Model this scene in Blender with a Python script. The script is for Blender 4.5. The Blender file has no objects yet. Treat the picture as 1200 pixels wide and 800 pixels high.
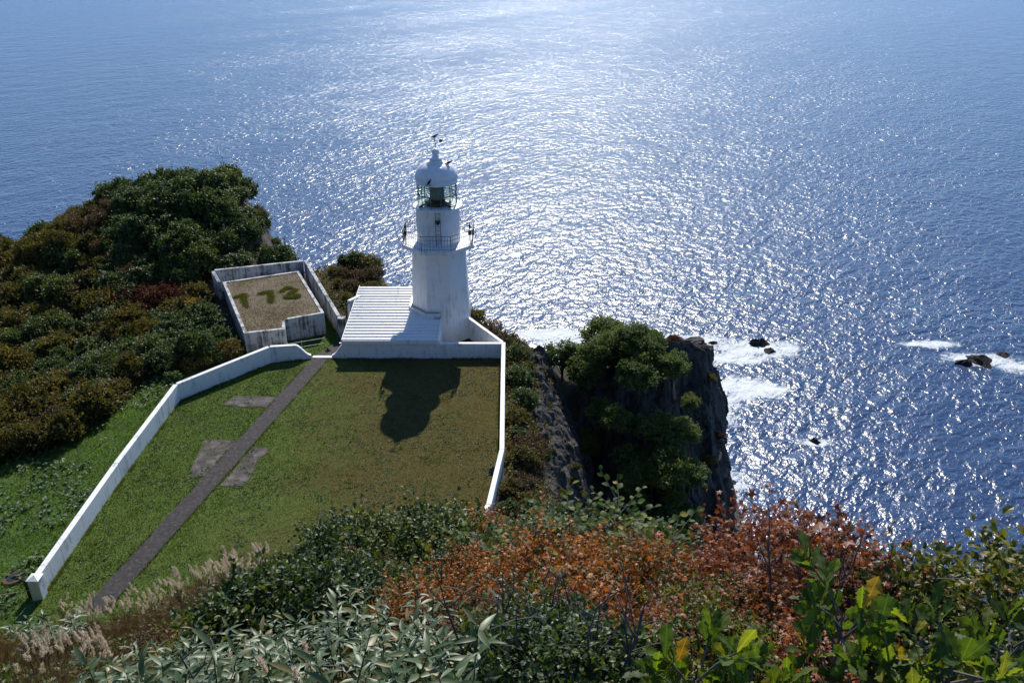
import bpy, bmesh, math, random
import numpy as np
from mathutils import Vector, Matrix
R = math.radians
scene = bpy.context.scene
col = scene.collection
rng = np.random.default_rng(7)
random.seed(7)

# ------------------------------------------------------------------ camera, sky, sun, exposure
CAM_H = 28.0
PITCH = R(26)
cam_d = bpy.data.cameras.new('camera')
cam_d.lens = 30.0; cam_d.sensor_width = 36.0
cam_d.clip_start = 0.1; cam_d.clip_end = 90000
cam = bpy.data.objects.new('camera', cam_d); col.objects.link(cam)
cam.location = (0, 0, CAM_H); cam.rotation_euler = (R(90) - PITCH, 0, 0)
scene.camera = cam

SUN_EL, SUN_AZ = R(40), R(5.4)          # azimuth measured from +Y towards +X
world = bpy.data.worlds.new('World'); scene.world = world; world.use_nodes = True
wn = world.node_tree.nodes; wl = world.node_tree.links
sky = wn.new('ShaderNodeTexSky'); sky.sky_type = 'NISHITA'; sky.sun_disc = False
sky.sun_elevation = SUN_EL; sky.sun_rotation = SUN_AZ
sky.altitude = 100; sky.air_density = 0.7; sky.dust_density = 0.0; sky.ozone_density = 6.5
wn['Background'].inputs['Strength'].default_value = 0.135
wl.new(sky.outputs[0], wn['Background'].inputs['Color'])

sun_d = bpy.data.lights.new('sun', 'SUN'); sun_d.energy = 4.2; sun_d.angle = R(0.55); sun_d.color = (1.0, 0.95, 0.87)
sun = bpy.data.objects.new('sun', sun_d); col.objects.link(sun)
sdir = Vector((math.sin(SUN_AZ) * math.cos(SUN_EL), math.cos(SUN_AZ) * math.cos(SUN_EL), math.sin(SUN_EL)))
sun.rotation_euler = sdir.to_track_quat('Z', 'Y').to_euler()
sun.location = (0, 0, 80)
vs = scene.view_settings
vs.view_transform = 'Standard'; vs.look = 'None'; vs.exposure = 0.35; vs.gamma = 1.0; vs.use_curve_mapping = False
scene.cycles.use_denoising = True; scene.cycles.denoiser = 'OPENIMAGEDENOISE'; scene.cycles.denoising_prefilter = 'ACCURATE'
scene.cycles.max_bounces = 8; scene.cycles.transparent_max_bounces = 12
scene.cycles.sample_clamp_indirect = 6.0
scene.cycles.caustics_reflective = False; scene.cycles.caustics_refractive = False

# ------------------------------------------------------------------ helpers: tagging and linking
def tag(o, label=None, cat=None, group=None, kind=None):
    if label: o['label'] = label
    if cat: o['category'] = cat
    if group: o['group'] = group
    if kind: o['kind'] = kind
    return o
def obj(name, me, parent=None, M=None):
    o = bpy.data.objects.new(name, me); col.objects.link(o)
    if parent: o.parent = parent
    if M is not None: o.matrix_basis = M
    return o
def empty(name, loc=(0, 0, 0), rz=0.0, scale=1.0):
    o = bpy.data.objects.new(name, None); col.objects.link(o)
    o.location = loc; o.rotation_euler = (0, 0, rz); o.scale = (scale,) * 3
    o.empty_display_size = 0.2
    return o
def copy_tree(root, loc, rz=0.0, scale=1.0, tilt=(0, 0)):
    r = root.copy(); col.objects.link(r)
    r.location = loc; r.rotation_euler = (tilt[0], tilt[1], rz)
    r.scale = scale if hasattr(scale, '__len__') else (scale,) * 3
    for ch in root.children:
        c = ch.copy(); col.objects.link(c); c.parent = r
        for g in ch.children:
            d = g.copy(); col.objects.link(d); d.parent = c
    return r
def mesh(name, V, faces, mat=None, smooth=False, attr=None):
    """V (n,3); faces: list of index tuples or an (m,k) int array; attr: per-vertex float 'v'."""
    me = bpy.data.meshes.new(name)
    V = np.asarray(V, dtype=np.float32)
    if isinstance(faces, np.ndarray):
        tot = np.full(len(faces), faces.shape[1], dtype=np.int32); flat = faces.astype(np.int32).ravel()
    else:
        tot = np.array([len(f) for f in faces], dtype=np.int32)
        flat = np.fromiter((i for f in faces for i in f), dtype=np.int32)
    me.vertices.add(len(V)); me.vertices.foreach_set('co', V.ravel())
    me.loops.add(len(flat)); me.loops.foreach_set('vertex_index', flat)
    me.polygons.add(len(tot))
    st = np.zeros(len(tot), dtype=np.int32); st[1:] = np.cumsum(tot)[:-1]
    me.polygons.foreach_set('loop_start', st); me.polygons.foreach_set('loop_total', tot)
    me.polygons.foreach_set('use_smooth', np.full(len(tot), bool(smooth)))
    if attr is not None:
        a = me.attributes.new('v', 'FLOAT', 'POINT'); a.data.foreach_set('value', np.asarray(attr, dtype=np.float32))
    me.update(calc_edges=True)
    if mat: me.materials.append(mat)
    return me
class MB:
    """collects simple solids, then builds one mesh"""
    def __init__(s): s.V = []; s.F = []
    def add(s, V, F):
        b = len(s.V); s.V += [tuple(v) for v in V]; s.F += [tuple(i + b for i in f) for f in F]; return s
    def box(s, x0, x1, y0, y1, z0, z1):
        return s.add([(x0, y0, z0), (x1, y0, z0), (x1, y1, z0), (x0, y1, z0), (x0, y0, z1), (x1, y0, z1), (x1, y1, z1), (x0, y1, z1)],
                     [(3, 2, 1, 0), (4, 5, 6, 7), (0, 1, 5, 4), (1, 2, 6, 5), (2, 3, 7, 6), (3, 0, 4, 7)])
    def prism(s, pts, z0, z1):
        n = len(pts)
        z0 = z0 if hasattr(z0, '__len__') else [z0] * n; z1 = z1 if hasattr(z1, '__len__') else [z1] * n
        V = [(p[0], p[1], a) for p, a in zip(pts, z0)] + [(p[0], p[1], a) for p, a in zip(pts, z1)]
        F = [tuple(range(n - 1, -1, -1)), tuple(range(n, 2 * n))] + [(i, (i + 1) % n, n + (i + 1) % n, n + i) for i in range(n)]
        return s.add(V, F)
    def lathe(s, prof, n=32, c=(0, 0), off=0.0, cap=True):
        V = []; F = []
        for r, z in prof:
            for k in range(n):
                a = off + 2 * math.pi * k / n; V.append((c[0] + r * math.cos(a), c[1] + r * math.sin(a), z))
        for j in range(len(prof) - 1):
            for k in range(n):
                F.append((j * n + k, j * n + (k + 1) % n, (j + 1) * n + (k + 1) % n, (j + 1) * n + k))
        if cap:
            F.append(tuple(range(n - 1, -1, -1))); F.append(tuple(range((len(prof) - 1) * n, len(prof) * n)))
        return s.add(V, F)
    def tube(s, pts, rad, n=6):
        pts = [Vector(p) for p in pts]; rad = rad if hasattr(rad, '__len__') else [rad] * len(pts)
        V = []; F = []
        for i, p in enumerate(pts):
            d = (pts[min(i + 1, len(pts) - 1)] - pts[max(i - 1, 0)]).normalized()
            u = d.orthogonal().normalized() if i == 0 else (u - d * u.dot(d)).normalized()
            w = d.cross(u)
            for k in range(n):
                a = 2 * math.pi * k / n; V.append(p + (u * math.cos(a) + w * math.sin(a)) * rad[i])
        for i in range(len(pts) - 1):
            for k in range(n): F.append((i * n + k, i * n + (k + 1) % n, (i + 1) * n + (k + 1) % n, (i + 1) * n + k))
        F.append(tuple(range(n - 1, -1, -1))); F.append(tuple(range((len(pts) - 1) * n, len(pts) * n)))
        return s.add(V, F)
    def me(s, name, mat, smooth=False): return mesh(name, s.V, s.F, mat, smooth)
    def build(s, name, mat, parent=None, M=None, smooth=False): return obj(name, s.me(name, mat, smooth), parent, M)
def bevel(o, w=0.02, seg=2):
    m = o.modifiers.new('bevel', 'BEVEL'); m.width = w; m.segments = seg; m.limit_method = 'ANGLE'; m.angle_limit = R(40); return o

# value noise in numpy
_perm = rng.random((64, 64, 64)).astype(np.float32)
def vnoise(x, y, z=0.0):
    x, y, z = np.broadcast_arrays(np.asarray(x, float), np.asarray(y, float), np.asarray(z, float))
    xi, yi, zi = np.floor(x).astype(int), np.floor(y).astype(int), np.floor(z).astype(int)
    fx, fy, fz = x - xi, y - yi, z - zi
    fx, fy, fz = [f * f * (3 - 2 * f) for f in (fx, fy, fz)]
    def g(a, b, c): return _perm[(xi + a) % 64, (yi + b) % 64, (zi + c) % 64]
    l = lambda a, b, t: a + (b - a) * t
    return l(l(l(g(0,0,0), g(1,0,0), fx), l(g(0,1,0), g(1,1,0), fx), fy), l(l(g(0,0,1), g(1,0,1), fx), l(g(0,1,1), g(1,1,1), fx), fy), fz) * 2 - 1
def fbm(x, y, z=0.0, o=4):
    s = 0; a = 0.5
    for i in range(o): s = s + a * vnoise(np.asarray(x) * 2**i + 7.3 * i, np.asarray(y) * 2**i + 3.1 * i, np.asarray(z) * 2**i); a *= 0.5
    return s
def sstep(a, b, x): t = np.clip((np.asarray(x, float) - a) / (b - a), 0, 1); return t * t * (3 - 2 * t)

# ------------------------------------------------------------------ materials
def nt(name):
    m = bpy.data.materials.new(name); m.use_nodes = True
    return m, m.node_tree.nodes, m.node_tree.links, m.node_tree.nodes['Principled BSDF']
def ramp(n, pts, interp='LINEAR'):
    r = n.new('ShaderNodeValToRGB'); e = r.color_ramp.elements; r.color_ramp.interpolation = interp
    while len(e) < len(pts): e.new(0.5)
    for k, (p, c) in enumerate(pts): e[k].position = p; e[k].color = (*c, 1)
    return r
def noise(n, l, co, scale, detail=4, rough=0.55, dist=0.0):
    t = n.new('ShaderNodeTexNoise'); t.inputs['Scale'].default_value = scale; t.inputs['Detail'].default_value = detail
    t.inputs['Roughness'].default_value = rough; t.inputs['Distortion'].default_value = dist
    if co is not None: l.new(co, t.inputs['Vector'])
    return t
def mapping(n, l, co, scale=(1, 1, 1), rot=(0, 0, 0)):
    m = n.new('ShaderNodeMapping'); m.inputs['Scale'].default_value = scale; m.inputs['Rotation'].default_value = rot; l.new(co, m.inputs['Vector']); return m.outputs[0]
def mixc(n, l, fac, a, b, mode='MIX'):
    m = n.new('ShaderNodeMix'); m.data_type = 'RGBA'; m.blend_type = mode
    for sock, v in ((m.inputs['Factor'], fac), (m.inputs['A'], a), (m.inputs['B'], b)) if False else ((m.inputs[0], fac), (m.inputs[6], a), (m.inputs[7], b)):
        if isinstance(v, (int, float)): sock.default_value = v
        elif isinstance(v, tuple): sock.default_value = (*v, 1)
        else: l.new(v, sock)
    return m.outputs[2]
def math_(n, l, op, a, b=None, clamp=False):
    m = n.new('ShaderNodeMath'); m.operation = op; m.use_clamp = clamp
    for sock, v in ((m.inputs[0], a), (m.inputs[1], b)):
        if v is None: continue
        if isinstance(v, (int, float)): sock.default_value = v
        else: l.new(v, sock)
    return m.outputs[0]
def bump(n, l, h, strength, dist, bs):
    b = n.new('ShaderNodeBump'); b.inputs['Strength'].default_value = strength; b.inputs['Distance'].default_value = dist
    l.new(h, b.inputs['Height']); l.new(b.outputs[0], bs.inputs['Normal']); return b
def wcoord(n):
    return n.new('ShaderNodeNewGeometry').outputs['Position']

def plain(name, c, rough=0.6, metal=0.0, spec=0.5):
    m, n, l, b = nt(name); b.inputs['Base Color'].default_value = (*c, 1); b.inputs['Roughness'].default_value = rough
    b.inputs['Metallic'].default_value = metal; b.inputs['Specular IOR Level'].default_value = spec
    co = wcoord(n); t = noise(n, l, co, 3.0, 5)
    l.new(mixc(n, l, t.outputs[0], tuple(x * 0.8 for x in c), tuple(min(1, x * 1.2) for x in c)), b.inputs['Base Color'])
    return m
def mat_white(name, base=(0.80, 0.80, 0.79), grime=(0.36, 0.36, 0.33), lo=0.55, hi=0.95, rough=0.5, spots=0.25, bs=0.25):
    m, n, l, b = nt(name); co = wcoord(n)
    st = noise(n, l, mapping(n, l, co, (5, 5, 0.35)), 1.0, 6, 0.6)
    bl = noise(n, l, co, 1.3, 6, 0.65)
    f = math_(n, l, 'MULTIPLY', st.outputs[0], bl.outputs[0])
    r = ramp(n, [(lo * 0.5, (0, 0, 0)), (hi * 0.5, (1, 1, 1))]); l.new(f, r.inputs[0])
    c = mixc(n, l, r.outputs[0], base, grime)
    sp = noise(n, l, co, 14, 3); rs = ramp(n, [(0.66, (0, 0, 0)), (0.74, (1, 1, 1))]); l.new(sp.outputs[0], rs.inputs[0])
    c = mixc(n, l, math_(n, l, 'MULTIPLY', rs.outputs[0], spots), c, (0.25, 0.25, 0.22))
    l.new(c, b.inputs['Base Color']); b.inputs['Roughness'].default_value = rough
    bump(n, l, noise(n, l, co, 9, 5).outputs[0], bs, 0.02, b)
    return m
M_WHITE = mat_white('white_render')
M_TOWER = mat_white('tower_paint', (0.79, 0.79, 0.78), (0.50, 0.48, 0.42), 0.50, 0.92, 0.42, 0.03, 0.05)
M_WALL = mat_white('white_wall_weathered', (0.79, 0.79, 0.77), (0.30, 0.30, 0.27), 0.52, 0.92, 0.6)
M_CONC = mat_white('weathered_concrete', (0.56, 0.56, 0.54), (0.10, 0.10, 0.09), 0.42, 0.66, 0.85)
M_ROOF = mat_white('roof_metal', (0.78, 0.77, 0.73), (0.45, 0.43, 0.38), 0.55, 0.95, 0.40)
M_DOME = plain('dome_paint', (0.74, 0.75, 0.76), 0.38)
M_METAL = plain('railing_metal', (0.10, 0.10, 0.09), 0.45, 0.6)
M_GALV = plain('galvanised_pipe', (0.42, 0.42, 0.41), 0.4, 0.7)
M_DARK = plain('dark_metal', (0.03, 0.035, 0.03), 0.4, 0.3)
M_BRONZE = plain('lantern_frame', (0.16, 0.17, 0.15), 0.4, 0.5)
M_BIRD = plain('crow_feather', (0.008, 0.008, 0.010), 0.4)
M_RUST = plain('rusty_iron', (0.10, 0.045, 0.03), 0.8)
M_ROPE = plain('rope_fibre', (0.42, 0.34, 0.20), 0.9)
M_STONE = plain('field_stone', (0.11, 0.10, 0.09), 0.9)
def mat_glass(name, tint, refl):
    m, n, l, b = nt(name); n.remove(b)
    t = n.new('ShaderNodeBsdfTransparent'); t.inputs[0].default_value = (*tint, 1)
    g = n.new('ShaderNodeBsdfGlossy'); g.inputs['Roughness'].default_value = 0.03
    lw = n.new('ShaderNodeLayerWeight'); lw.inputs[0].default_value = 0.5
    fac = math_(n, l, 'ADD', math_(n, l, 'MULTIPLY', math_(n, l, 'POWER', lw.outputs['Facing'], 4.0), 0.35 * refl), 0.03)
    mx = n.new('ShaderNodeMixShader'); l.new(fac, mx.inputs[0]); l.new(t.outputs[0], mx.inputs[1]); l.new(g.outputs[0], mx.inputs[2])
    l.new(mx.outputs[0], n['Material Output'].inputs[0]); return m
M_GLASS = mat_glass('lantern_glass', (0.90, 0.94, 0.92), 1.0)
def mat_lens():
    m, n, l, b = nt('lens_prisms'); b.inputs['Base Color'].default_value = (0.30, 0.38, 0.33, 1); b.inputs['Roughness'].default_value = 0.15
    b.inputs['Transmission Weight'].default_value = 0.3; b.inputs['IOR'].default_value = 1.5; return m
M_LENS = mat_lens()

def mat_ground(name, cols, scale, rough=0.95, bs=0.6, bd=0.08, sc2=9.0):
    m, n, l, b = nt(name); co = wcoord(n)
    t = noise(n, l, co, scale, 8, 0.62); r = ramp(n, cols); l.new(t.outputs[0], r.inputs[0])
    t2 = noise(n, l, co, sc2, 5, 0.6)
    c = mixc(n, l, 0.55, r.outputs[0], mixc(n, l, t2.outputs[0], (0.25, 0.25, 0.25), (1.7, 1.7, 1.7)), 'MULTIPLY')
    l.new(c, b.inputs['Base Color']); b.inputs['Roughness'].default_value = rough
    bump(n, l, t2.outputs[0], bs, bd, b); return m
M_SOIL = mat_ground('soil_and_litter', [(0.3, (0.018, 0.020, 0.008)), (0.5, (0.04, 0.034, 0.016)), (0.7, (0.06, 0.042, 0.02))], 0.6)
M_PATH = mat_ground('dark_path_concrete', [(0.35, (0.020, 0.018, 0.017)), (0.52, (0.036, 0.031, 0.029)), (0.70, (0.085, 0.074, 0.068))], 5.0, 0.9, 0.5, 0.03, 11)
M_PAD = mat_ground('old_pad_concrete', [(0.32, (0.035, 0.032, 0.022)), (0.5, (0.075, 0.064, 0.054)), (0.68, (0.16, 0.142, 0.128))], 1.6, 0.9, 0.5, 0.04, 8)
M_GREEN_SLOPE = mat_ground('green_slope', [(0.3, (0.035, 0.065, 0.012)), (0.55, (0.065, 0.12, 0.022)), (0.75, (0.09, 0.15, 0.03))], 0.5)
M_SEDUM = mat_ground('dry_moss_roof', [(0.28, (0.085, 0.065, 0.018)), (0.48, (0.13, 0.098, 0.06)), (0.62, (0.165, 0.125, 0.085)), (0.78, (0.09, 0.085, 0.02))], 0.55, 0.95, 0.9, 0.08, 4)
def mat_lawn():
    m, n, l, b = nt('lawn_turf'); co = wcoord(n)
    sx = n.new('ShaderNodeSeparateXYZ'); l.new(co, sx.inputs[0])
    n1 = noise(n, l, co, 0.22, 6, 0.6); n2 = noise(n, l, co, 2.5, 7, 0.65); n3 = noise(n, l, co, 14, 4, 0.6)
    # the grass left of the path is lusher than the trodden, drier sward to its right
    g = math_(n, l, 'ADD', sx.outputs[0], 14.5); g = math_(n, l, 'MULTIPLY', g, 0.16)
    g = math_(n, l, 'ADD', g, math_(n, l, 'MULTIPLY', math_(n, l, 'SUBTRACT', n1.outputs[0], 0.5), 2.6))
    g = math_(n, l, 'ADD', g, math_(n, l, 'MULTIPLY', math_(n, l, 'SUBTRACT', n2.outputs[0], 0.5), 1.3), True)
    lush = ramp(n, [(0.3, (0.060, 0.096, 0.019)), (0.7, (0.106, 0.156, 0.031))]); l.new(n2.outputs[0], lush.inputs[0])
    dry = ramp(n, [(0.3, (0.056, 0.065, 0.017)), (0.55, (0.096, 0.081, 0.025)), (0.75, (0.146, 0.101, 0.047))]); l.new(n2.outputs[0], dry.inputs[0])
    c = mixc(n, l, g, lush.outputs[0], dry.outputs[0])
    c = mixc(n, l, 0.5, c, mixc(n, l, n3.outputs[0], (0.2, 0.2, 0.2), (1.8, 1.8, 1.8)), 'MULTIPLY')
    l.new(c, b.inputs['Base Color']); b.inputs['Roughness'].default_value = 0.95; b.inputs['Specular IOR Level'].default_value = 0.15
    bump(n, l, n3.outputs[0], 0.8, 0.06, b); return m
M_LAWN = mat_lawn()
def mat_rock(name, cols):
    m, n, l, b = nt(name); co = wcoord(n)
    a = noise(n, l, mapping(n, l, co, (1, 1, 0.6)), 0.8, 9, 0.68, 0.6); r = ramp(n, cols); l.new(a.outputs[0], r.inputs[0])
    k = noise(n, l, mapping(n, l, co, (1.3, 1.3, 0.42), (0.25, 0.3, 0)), 1.1, 8, 0.7, 0.9)
    cr = ramp(n, [(0.36, (0.22, 0.22, 0.22)), (0.46, (1, 1, 1))]); l.new(k.outputs[0], cr.inputs[0])
    g = noise(n, l, co, 7.0, 6, 0.7)
    c = mixc(n, l, 1.0, r.outputs[0], cr.outputs[0], 'MULTIPLY')
    c = mixc(n, l, 0.6, c, mixc(n, l, g.outputs[0], (0.3, 0.3, 0.3), (1.7, 1.7, 1.6)), 'MULTIPLY')
    l.new(c, b.inputs['Base Color']); b.inputs['Roughness'].default_value = 0.8; b.inputs['Specular IOR Level'].default_value = 0.3
    h = math_(n, l, 'ADD', math_(n, l, 'ADD', a.outputs[0], math_(n, l, 'MULTIPLY', cr.outputs[0], 0.35)), math_(n, l, 'MULTIPLY', g.outputs[0], 0.25))
    bump(n, l, h, 1.0, 0.5, b); return m
M_ROCK = mat_rock('cliff_rock', [(0.3, (0.045, 0.042, 0.038)), (0.5, (0.088, 0.082, 0.074)), (0.72, (0.17, 0.155, 0.135))])

def mat_leaf(name, cols, rough=0.42, trans=0.35, spec=0.5, tint=(1.25, 1.35, 0.55), jitter=0.35, veins=0.0, rib=0.8):
    m, n, l, b = nt(name)
    at = n.new('ShaderNodeAttribute'); at.attribute_name = 'v'
    oi = n.new('ShaderNodeObjectInfo')
    f = math_(n, l, 'ADD', at.outputs['Fac'], math_(n, l, 'MULTIPLY', math_(n, l, 'SUBTRACT', oi.outputs['Random'], 0.5), jitter), True)
    r = ramp(n, cols); l.new(f, r.inputs[0])
    if veins:            # paler midrib and side veins in the leaf's own coordinates, and blotches of wear
        oc_ = n.new('ShaderNodeTexCoord').outputs['Object']; sp_ = n.new('ShaderNodeSeparateXYZ'); l.new(oc_, sp_.inputs[0])
        ax_ = math_(n, l, 'ABSOLUTE', sp_.outputs[0])
        ph = math_(n, l, 'FRACT', math_(n, l, 'MULTIPLY', math_(n, l, 'SUBTRACT', sp_.outputs[1], math_(n, l, 'MULTIPLY', ax_, rib)), veins))
        side = math_(n, l, 'LESS_THAN', ph, 0.14); mid_ = math_(n, l, 'LESS_THAN', ax_, 0.014)
        vn = math_(n, l, 'MAXIMUM', math_(n, l, 'MULTIPLY', side, 0.45), mid_)
        cv = mixc(n, l, vn, r.outputs[0], mixc(n, l, 1.0, r.outputs[0], (1.9, 1.75, 1.6), 'MULTIPLY'))
        bl = noise(n, l, wcoord(n), 26, 4, 0.6); br = ramp(n, [(0.58, (0, 0, 0)), (0.70, (1, 1, 1))]); l.new(bl.outputs[0], br.inputs[0])
        cv = mixc(n, l, math_(n, l, 'MULTIPLY', br.outputs[0], 0.55), cv, (0.11, 0.075, 0.02))
        class _R: pass
        r = _R(); r.outputs = [cv]
    l.new(r.outputs[0], b.inputs['Base Color']); b.inputs['Roughness'].default_value = rough; b.inputs['Specular IOR Level'].default_value = spec
    t = n.new('ShaderNodeBsdfTranslucent'); l.new(mixc(n, l, 1.0, r.outputs[0], tint, 'MULTIPLY'), t.inputs[0])
    mx = n.new('ShaderNodeMixShader'); mx.inputs[0].default_value = trans
    l.new(b.outputs[0], mx.inputs[1]); l.new(t.outputs[0], mx.inputs[2]); l.new(mx.outputs[0], n['Material Output'].inputs[0])
    return m
L_DARK = mat_leaf('leaf_dark_green', [(0.0, (0.030, 0.052, 0.016)), (0.5, (0.060, 0.092, 0.024)), (0.85, (0.113, 0.143, 0.032)), (1.0, (0.180, 0.166, 0.037))], 0.46, 0.35, 0.38)
L_OLIVE = mat_leaf('leaf_olive', [(0.0, (0.062, 0.055, 0.016)), (0.5, (0.124, 0.108, 0.028)), (0.85, (0.193, 0.145, 0.039)), (1.0, (0.276, 0.152, 0.039))], 0.55, 0.35, 0.3)
L_BROWN = mat_leaf('leaf_brown', [(0.0, (0.052, 0.037, 0.018)), (0.5, (0.103, 0.069, 0.032)), (1.0, (0.172, 0.098, 0.040))], 0.6, 0.28, 0.3)
L_RUST = mat_leaf('leaf_rust', [(0.0, (0.045, 0.020, 0.012)), (0.5, (0.105, 0.044, 0.024)), (1.0, (0.17, 0.08, 0.032))], 0.6, 0.3, 0.3, (1.3, 0.9, 0.5))
L_YELLOW = mat_leaf('leaf_yellow', [(0.0, (0.22, 0.13, 0.015)), (0.6, (0.44, 0.27, 0.03)), (1.0, (0.55, 0.36, 0.05))], 0.55, 0.4, 0.3, (1.2, 1.0, 0.4))
L_ORANGE = mat_leaf('leaf_orange', [(0.0, (0.067, 0.081, 0.019)), (0.30, (0.134, 0.101, 0.021)), (0.5, (0.269, 0.101, 0.025)), (0.8, (0.457, 0.148, 0.029)), (1.0, (0.484, 0.269, 0.081))], 0.48, 0.38, 0.4, (1.3, 1.0, 0.4))
L_RED = mat_leaf('leaf_red', [(0.0, (0.103, 0.069, 0.025)), (0.4, (0.221, 0.076, 0.033)), (0.8, (0.359, 0.117, 0.047)), (1.0, (0.455, 0.207, 0.076))], 0.48, 0.38, 0.4, (1.3, 1.0, 0.5))
L_YGREEN = mat_leaf('leaf_yellow_green', [(0.0, (0.057, 0.075, 0.014)), (0.45, (0.121, 0.132, 0.021)), (0.8, (0.230, 0.196, 0.029)), (1.0, (0.310, 0.161, 0.034))], 0.46, 0.4, 0.4)
L_BROAD = mat_leaf('leaf_broad', [(0.0, (0.036, 0.066, 0.014)), (0.5, (0.070, 0.118, 0.022)), (0.82, (0.120, 0.168, 0.026)), (1.0, (0.240, 0.228, 0.036))], 0.5, 0.48, 0.22, (1.4, 1.5, 0.5), 0.8, veins=7.0)
L_OAK = mat_leaf('leaf_oak', [(0.0, (0.030, 0.055, 0.012)), (0.45, (0.055, 0.092, 0.018)), (0.75, (0.11, 0.155, 0.022)), (0.93, (0.24, 0.23, 0.03)), (1.0, (0.26, 0.12, 0.03))], 0.5, 0.52, 0.22, (1.7, 1.7, 0.45), jitter=0.45, veins=9.0)
L_SASA = mat_leaf('leaf_bamboo', [(0.0, (0.055, 0.090, 0.033)), (0.5, (0.090, 0.134, 0.053)), (0.9, (0.143, 0.182, 0.083)), (1.0, (0.264, 0.220, 0.088))], 0.42, 0.28, 0.4, jitter=0.5)
L_WEED = mat_leaf('leaf_weed', [(0.0, (0.042, 0.078, 0.022)), (0.6, (0.078, 0.132, 0.036)), (1.0, (0.132, 0.180, 0.066))], 0.5, 0.3, 0.3)
L_GRASS = mat_leaf('grass_blade', [(0.0, (0.069, 0.121, 0.018)), (0.5, (0.109, 0.184, 0.030)), (1.0, (0.149, 0.207, 0.040))], 0.6, 0.5, 0.2)
L_TURF = mat_leaf('turf_blade', [(0.0, (0.060, 0.103, 0.017)), (0.35, (0.098, 0.136, 0.025)), (0.6, (0.115, 0.097, 0.029)), (1.0, (0.196, 0.136, 0.063))], 0.65, 0.4, 0.15)
L_DRYGRASS = mat_leaf('dry_grass_blade', [(0.0, (0.075, 0.045, 0.022)), (0.5, (0.15, 0.090, 0.042)), (0.85, (0.25, 0.165, 0.08)), (1.0, (0.09, 0.095, 0.02))], 0.6, 0.35, 0.3, (1.2, 1.1, 0.7))
L_PLUME = mat_leaf('grass_plume', [(0.0, (0.54, 0.47, 0.37)), (1.0, (0.74, 0.67, 0.56))], 0.7, 0.5, 0.2, (1.1, 1.0, 0.85))
M_BARK = mat_ground('bark', [(0.3, (0.022, 0.018, 0.015)), (0.7, (0.075, 0.062, 0.052))], 6.0, 0.9, 0.5, 0.02, 30)
M_TWIG = mat_ground('grey_twig', [(0.3, (0.05, 0.045, 0.042)), (0.7, (0.15, 0.135, 0.125))], 6.0, 0.8, 0.4, 0.01, 30)

# ------------------------------------------------------------------ terrain
CLIFF = np.array([(-160, -40), (-160, 66), (-75, 79), (-50, 84), (-36, 88), (-28.5, 86), (-25.8, 80), (-23.9, 73.5), (-22.4, 70.5), (-18.6, 71.2), (-16.8, 73.0), (-15, 74.3), (-12.4, 72),
                  (-10.8, 67), (-9, 65.5), (-6, 64.5), (-2.5, 62), (0.2, 59.5), (3.5, 60.5), (7, 61), (7, 57), (4.0, 56.2), (2.0, 55), (1.6, 50), (1.6, 45), (1.9, 38), (3.5, 30), (6, 20), (8, 12), (10, 6), (14, -8), (18, -40)], float)
def poly_sd(P, X, Y):
    """signed distance to polygon, positive outside"""
    X = np.asarray(X, float); Y = np.asarray(Y, float); d = np.full(X.shape, 1e9); ins = np.zeros(X.shape, bool)
    for i in range(len(P)):
        a, b = P[i], P[(i + 1) % len(P)]; e = b - a
        t = np.clip(((X - a[0]) * e[0] + (Y - a[1]) * e[1]) / (e @ e), 0, 1)
        d = np.minimum(d, np.hypot(X - a[0] - t * e[0], Y - a[1] - t * e[1]))
        c = ((a[1] > Y) != (b[1] > Y)) & (X < (b[0] - a[0]) * (Y - a[1]) / (b[1] - a[1] + 1e-12) + a[0]); ins ^= c
    return np.where(ins, -d, d)
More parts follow.
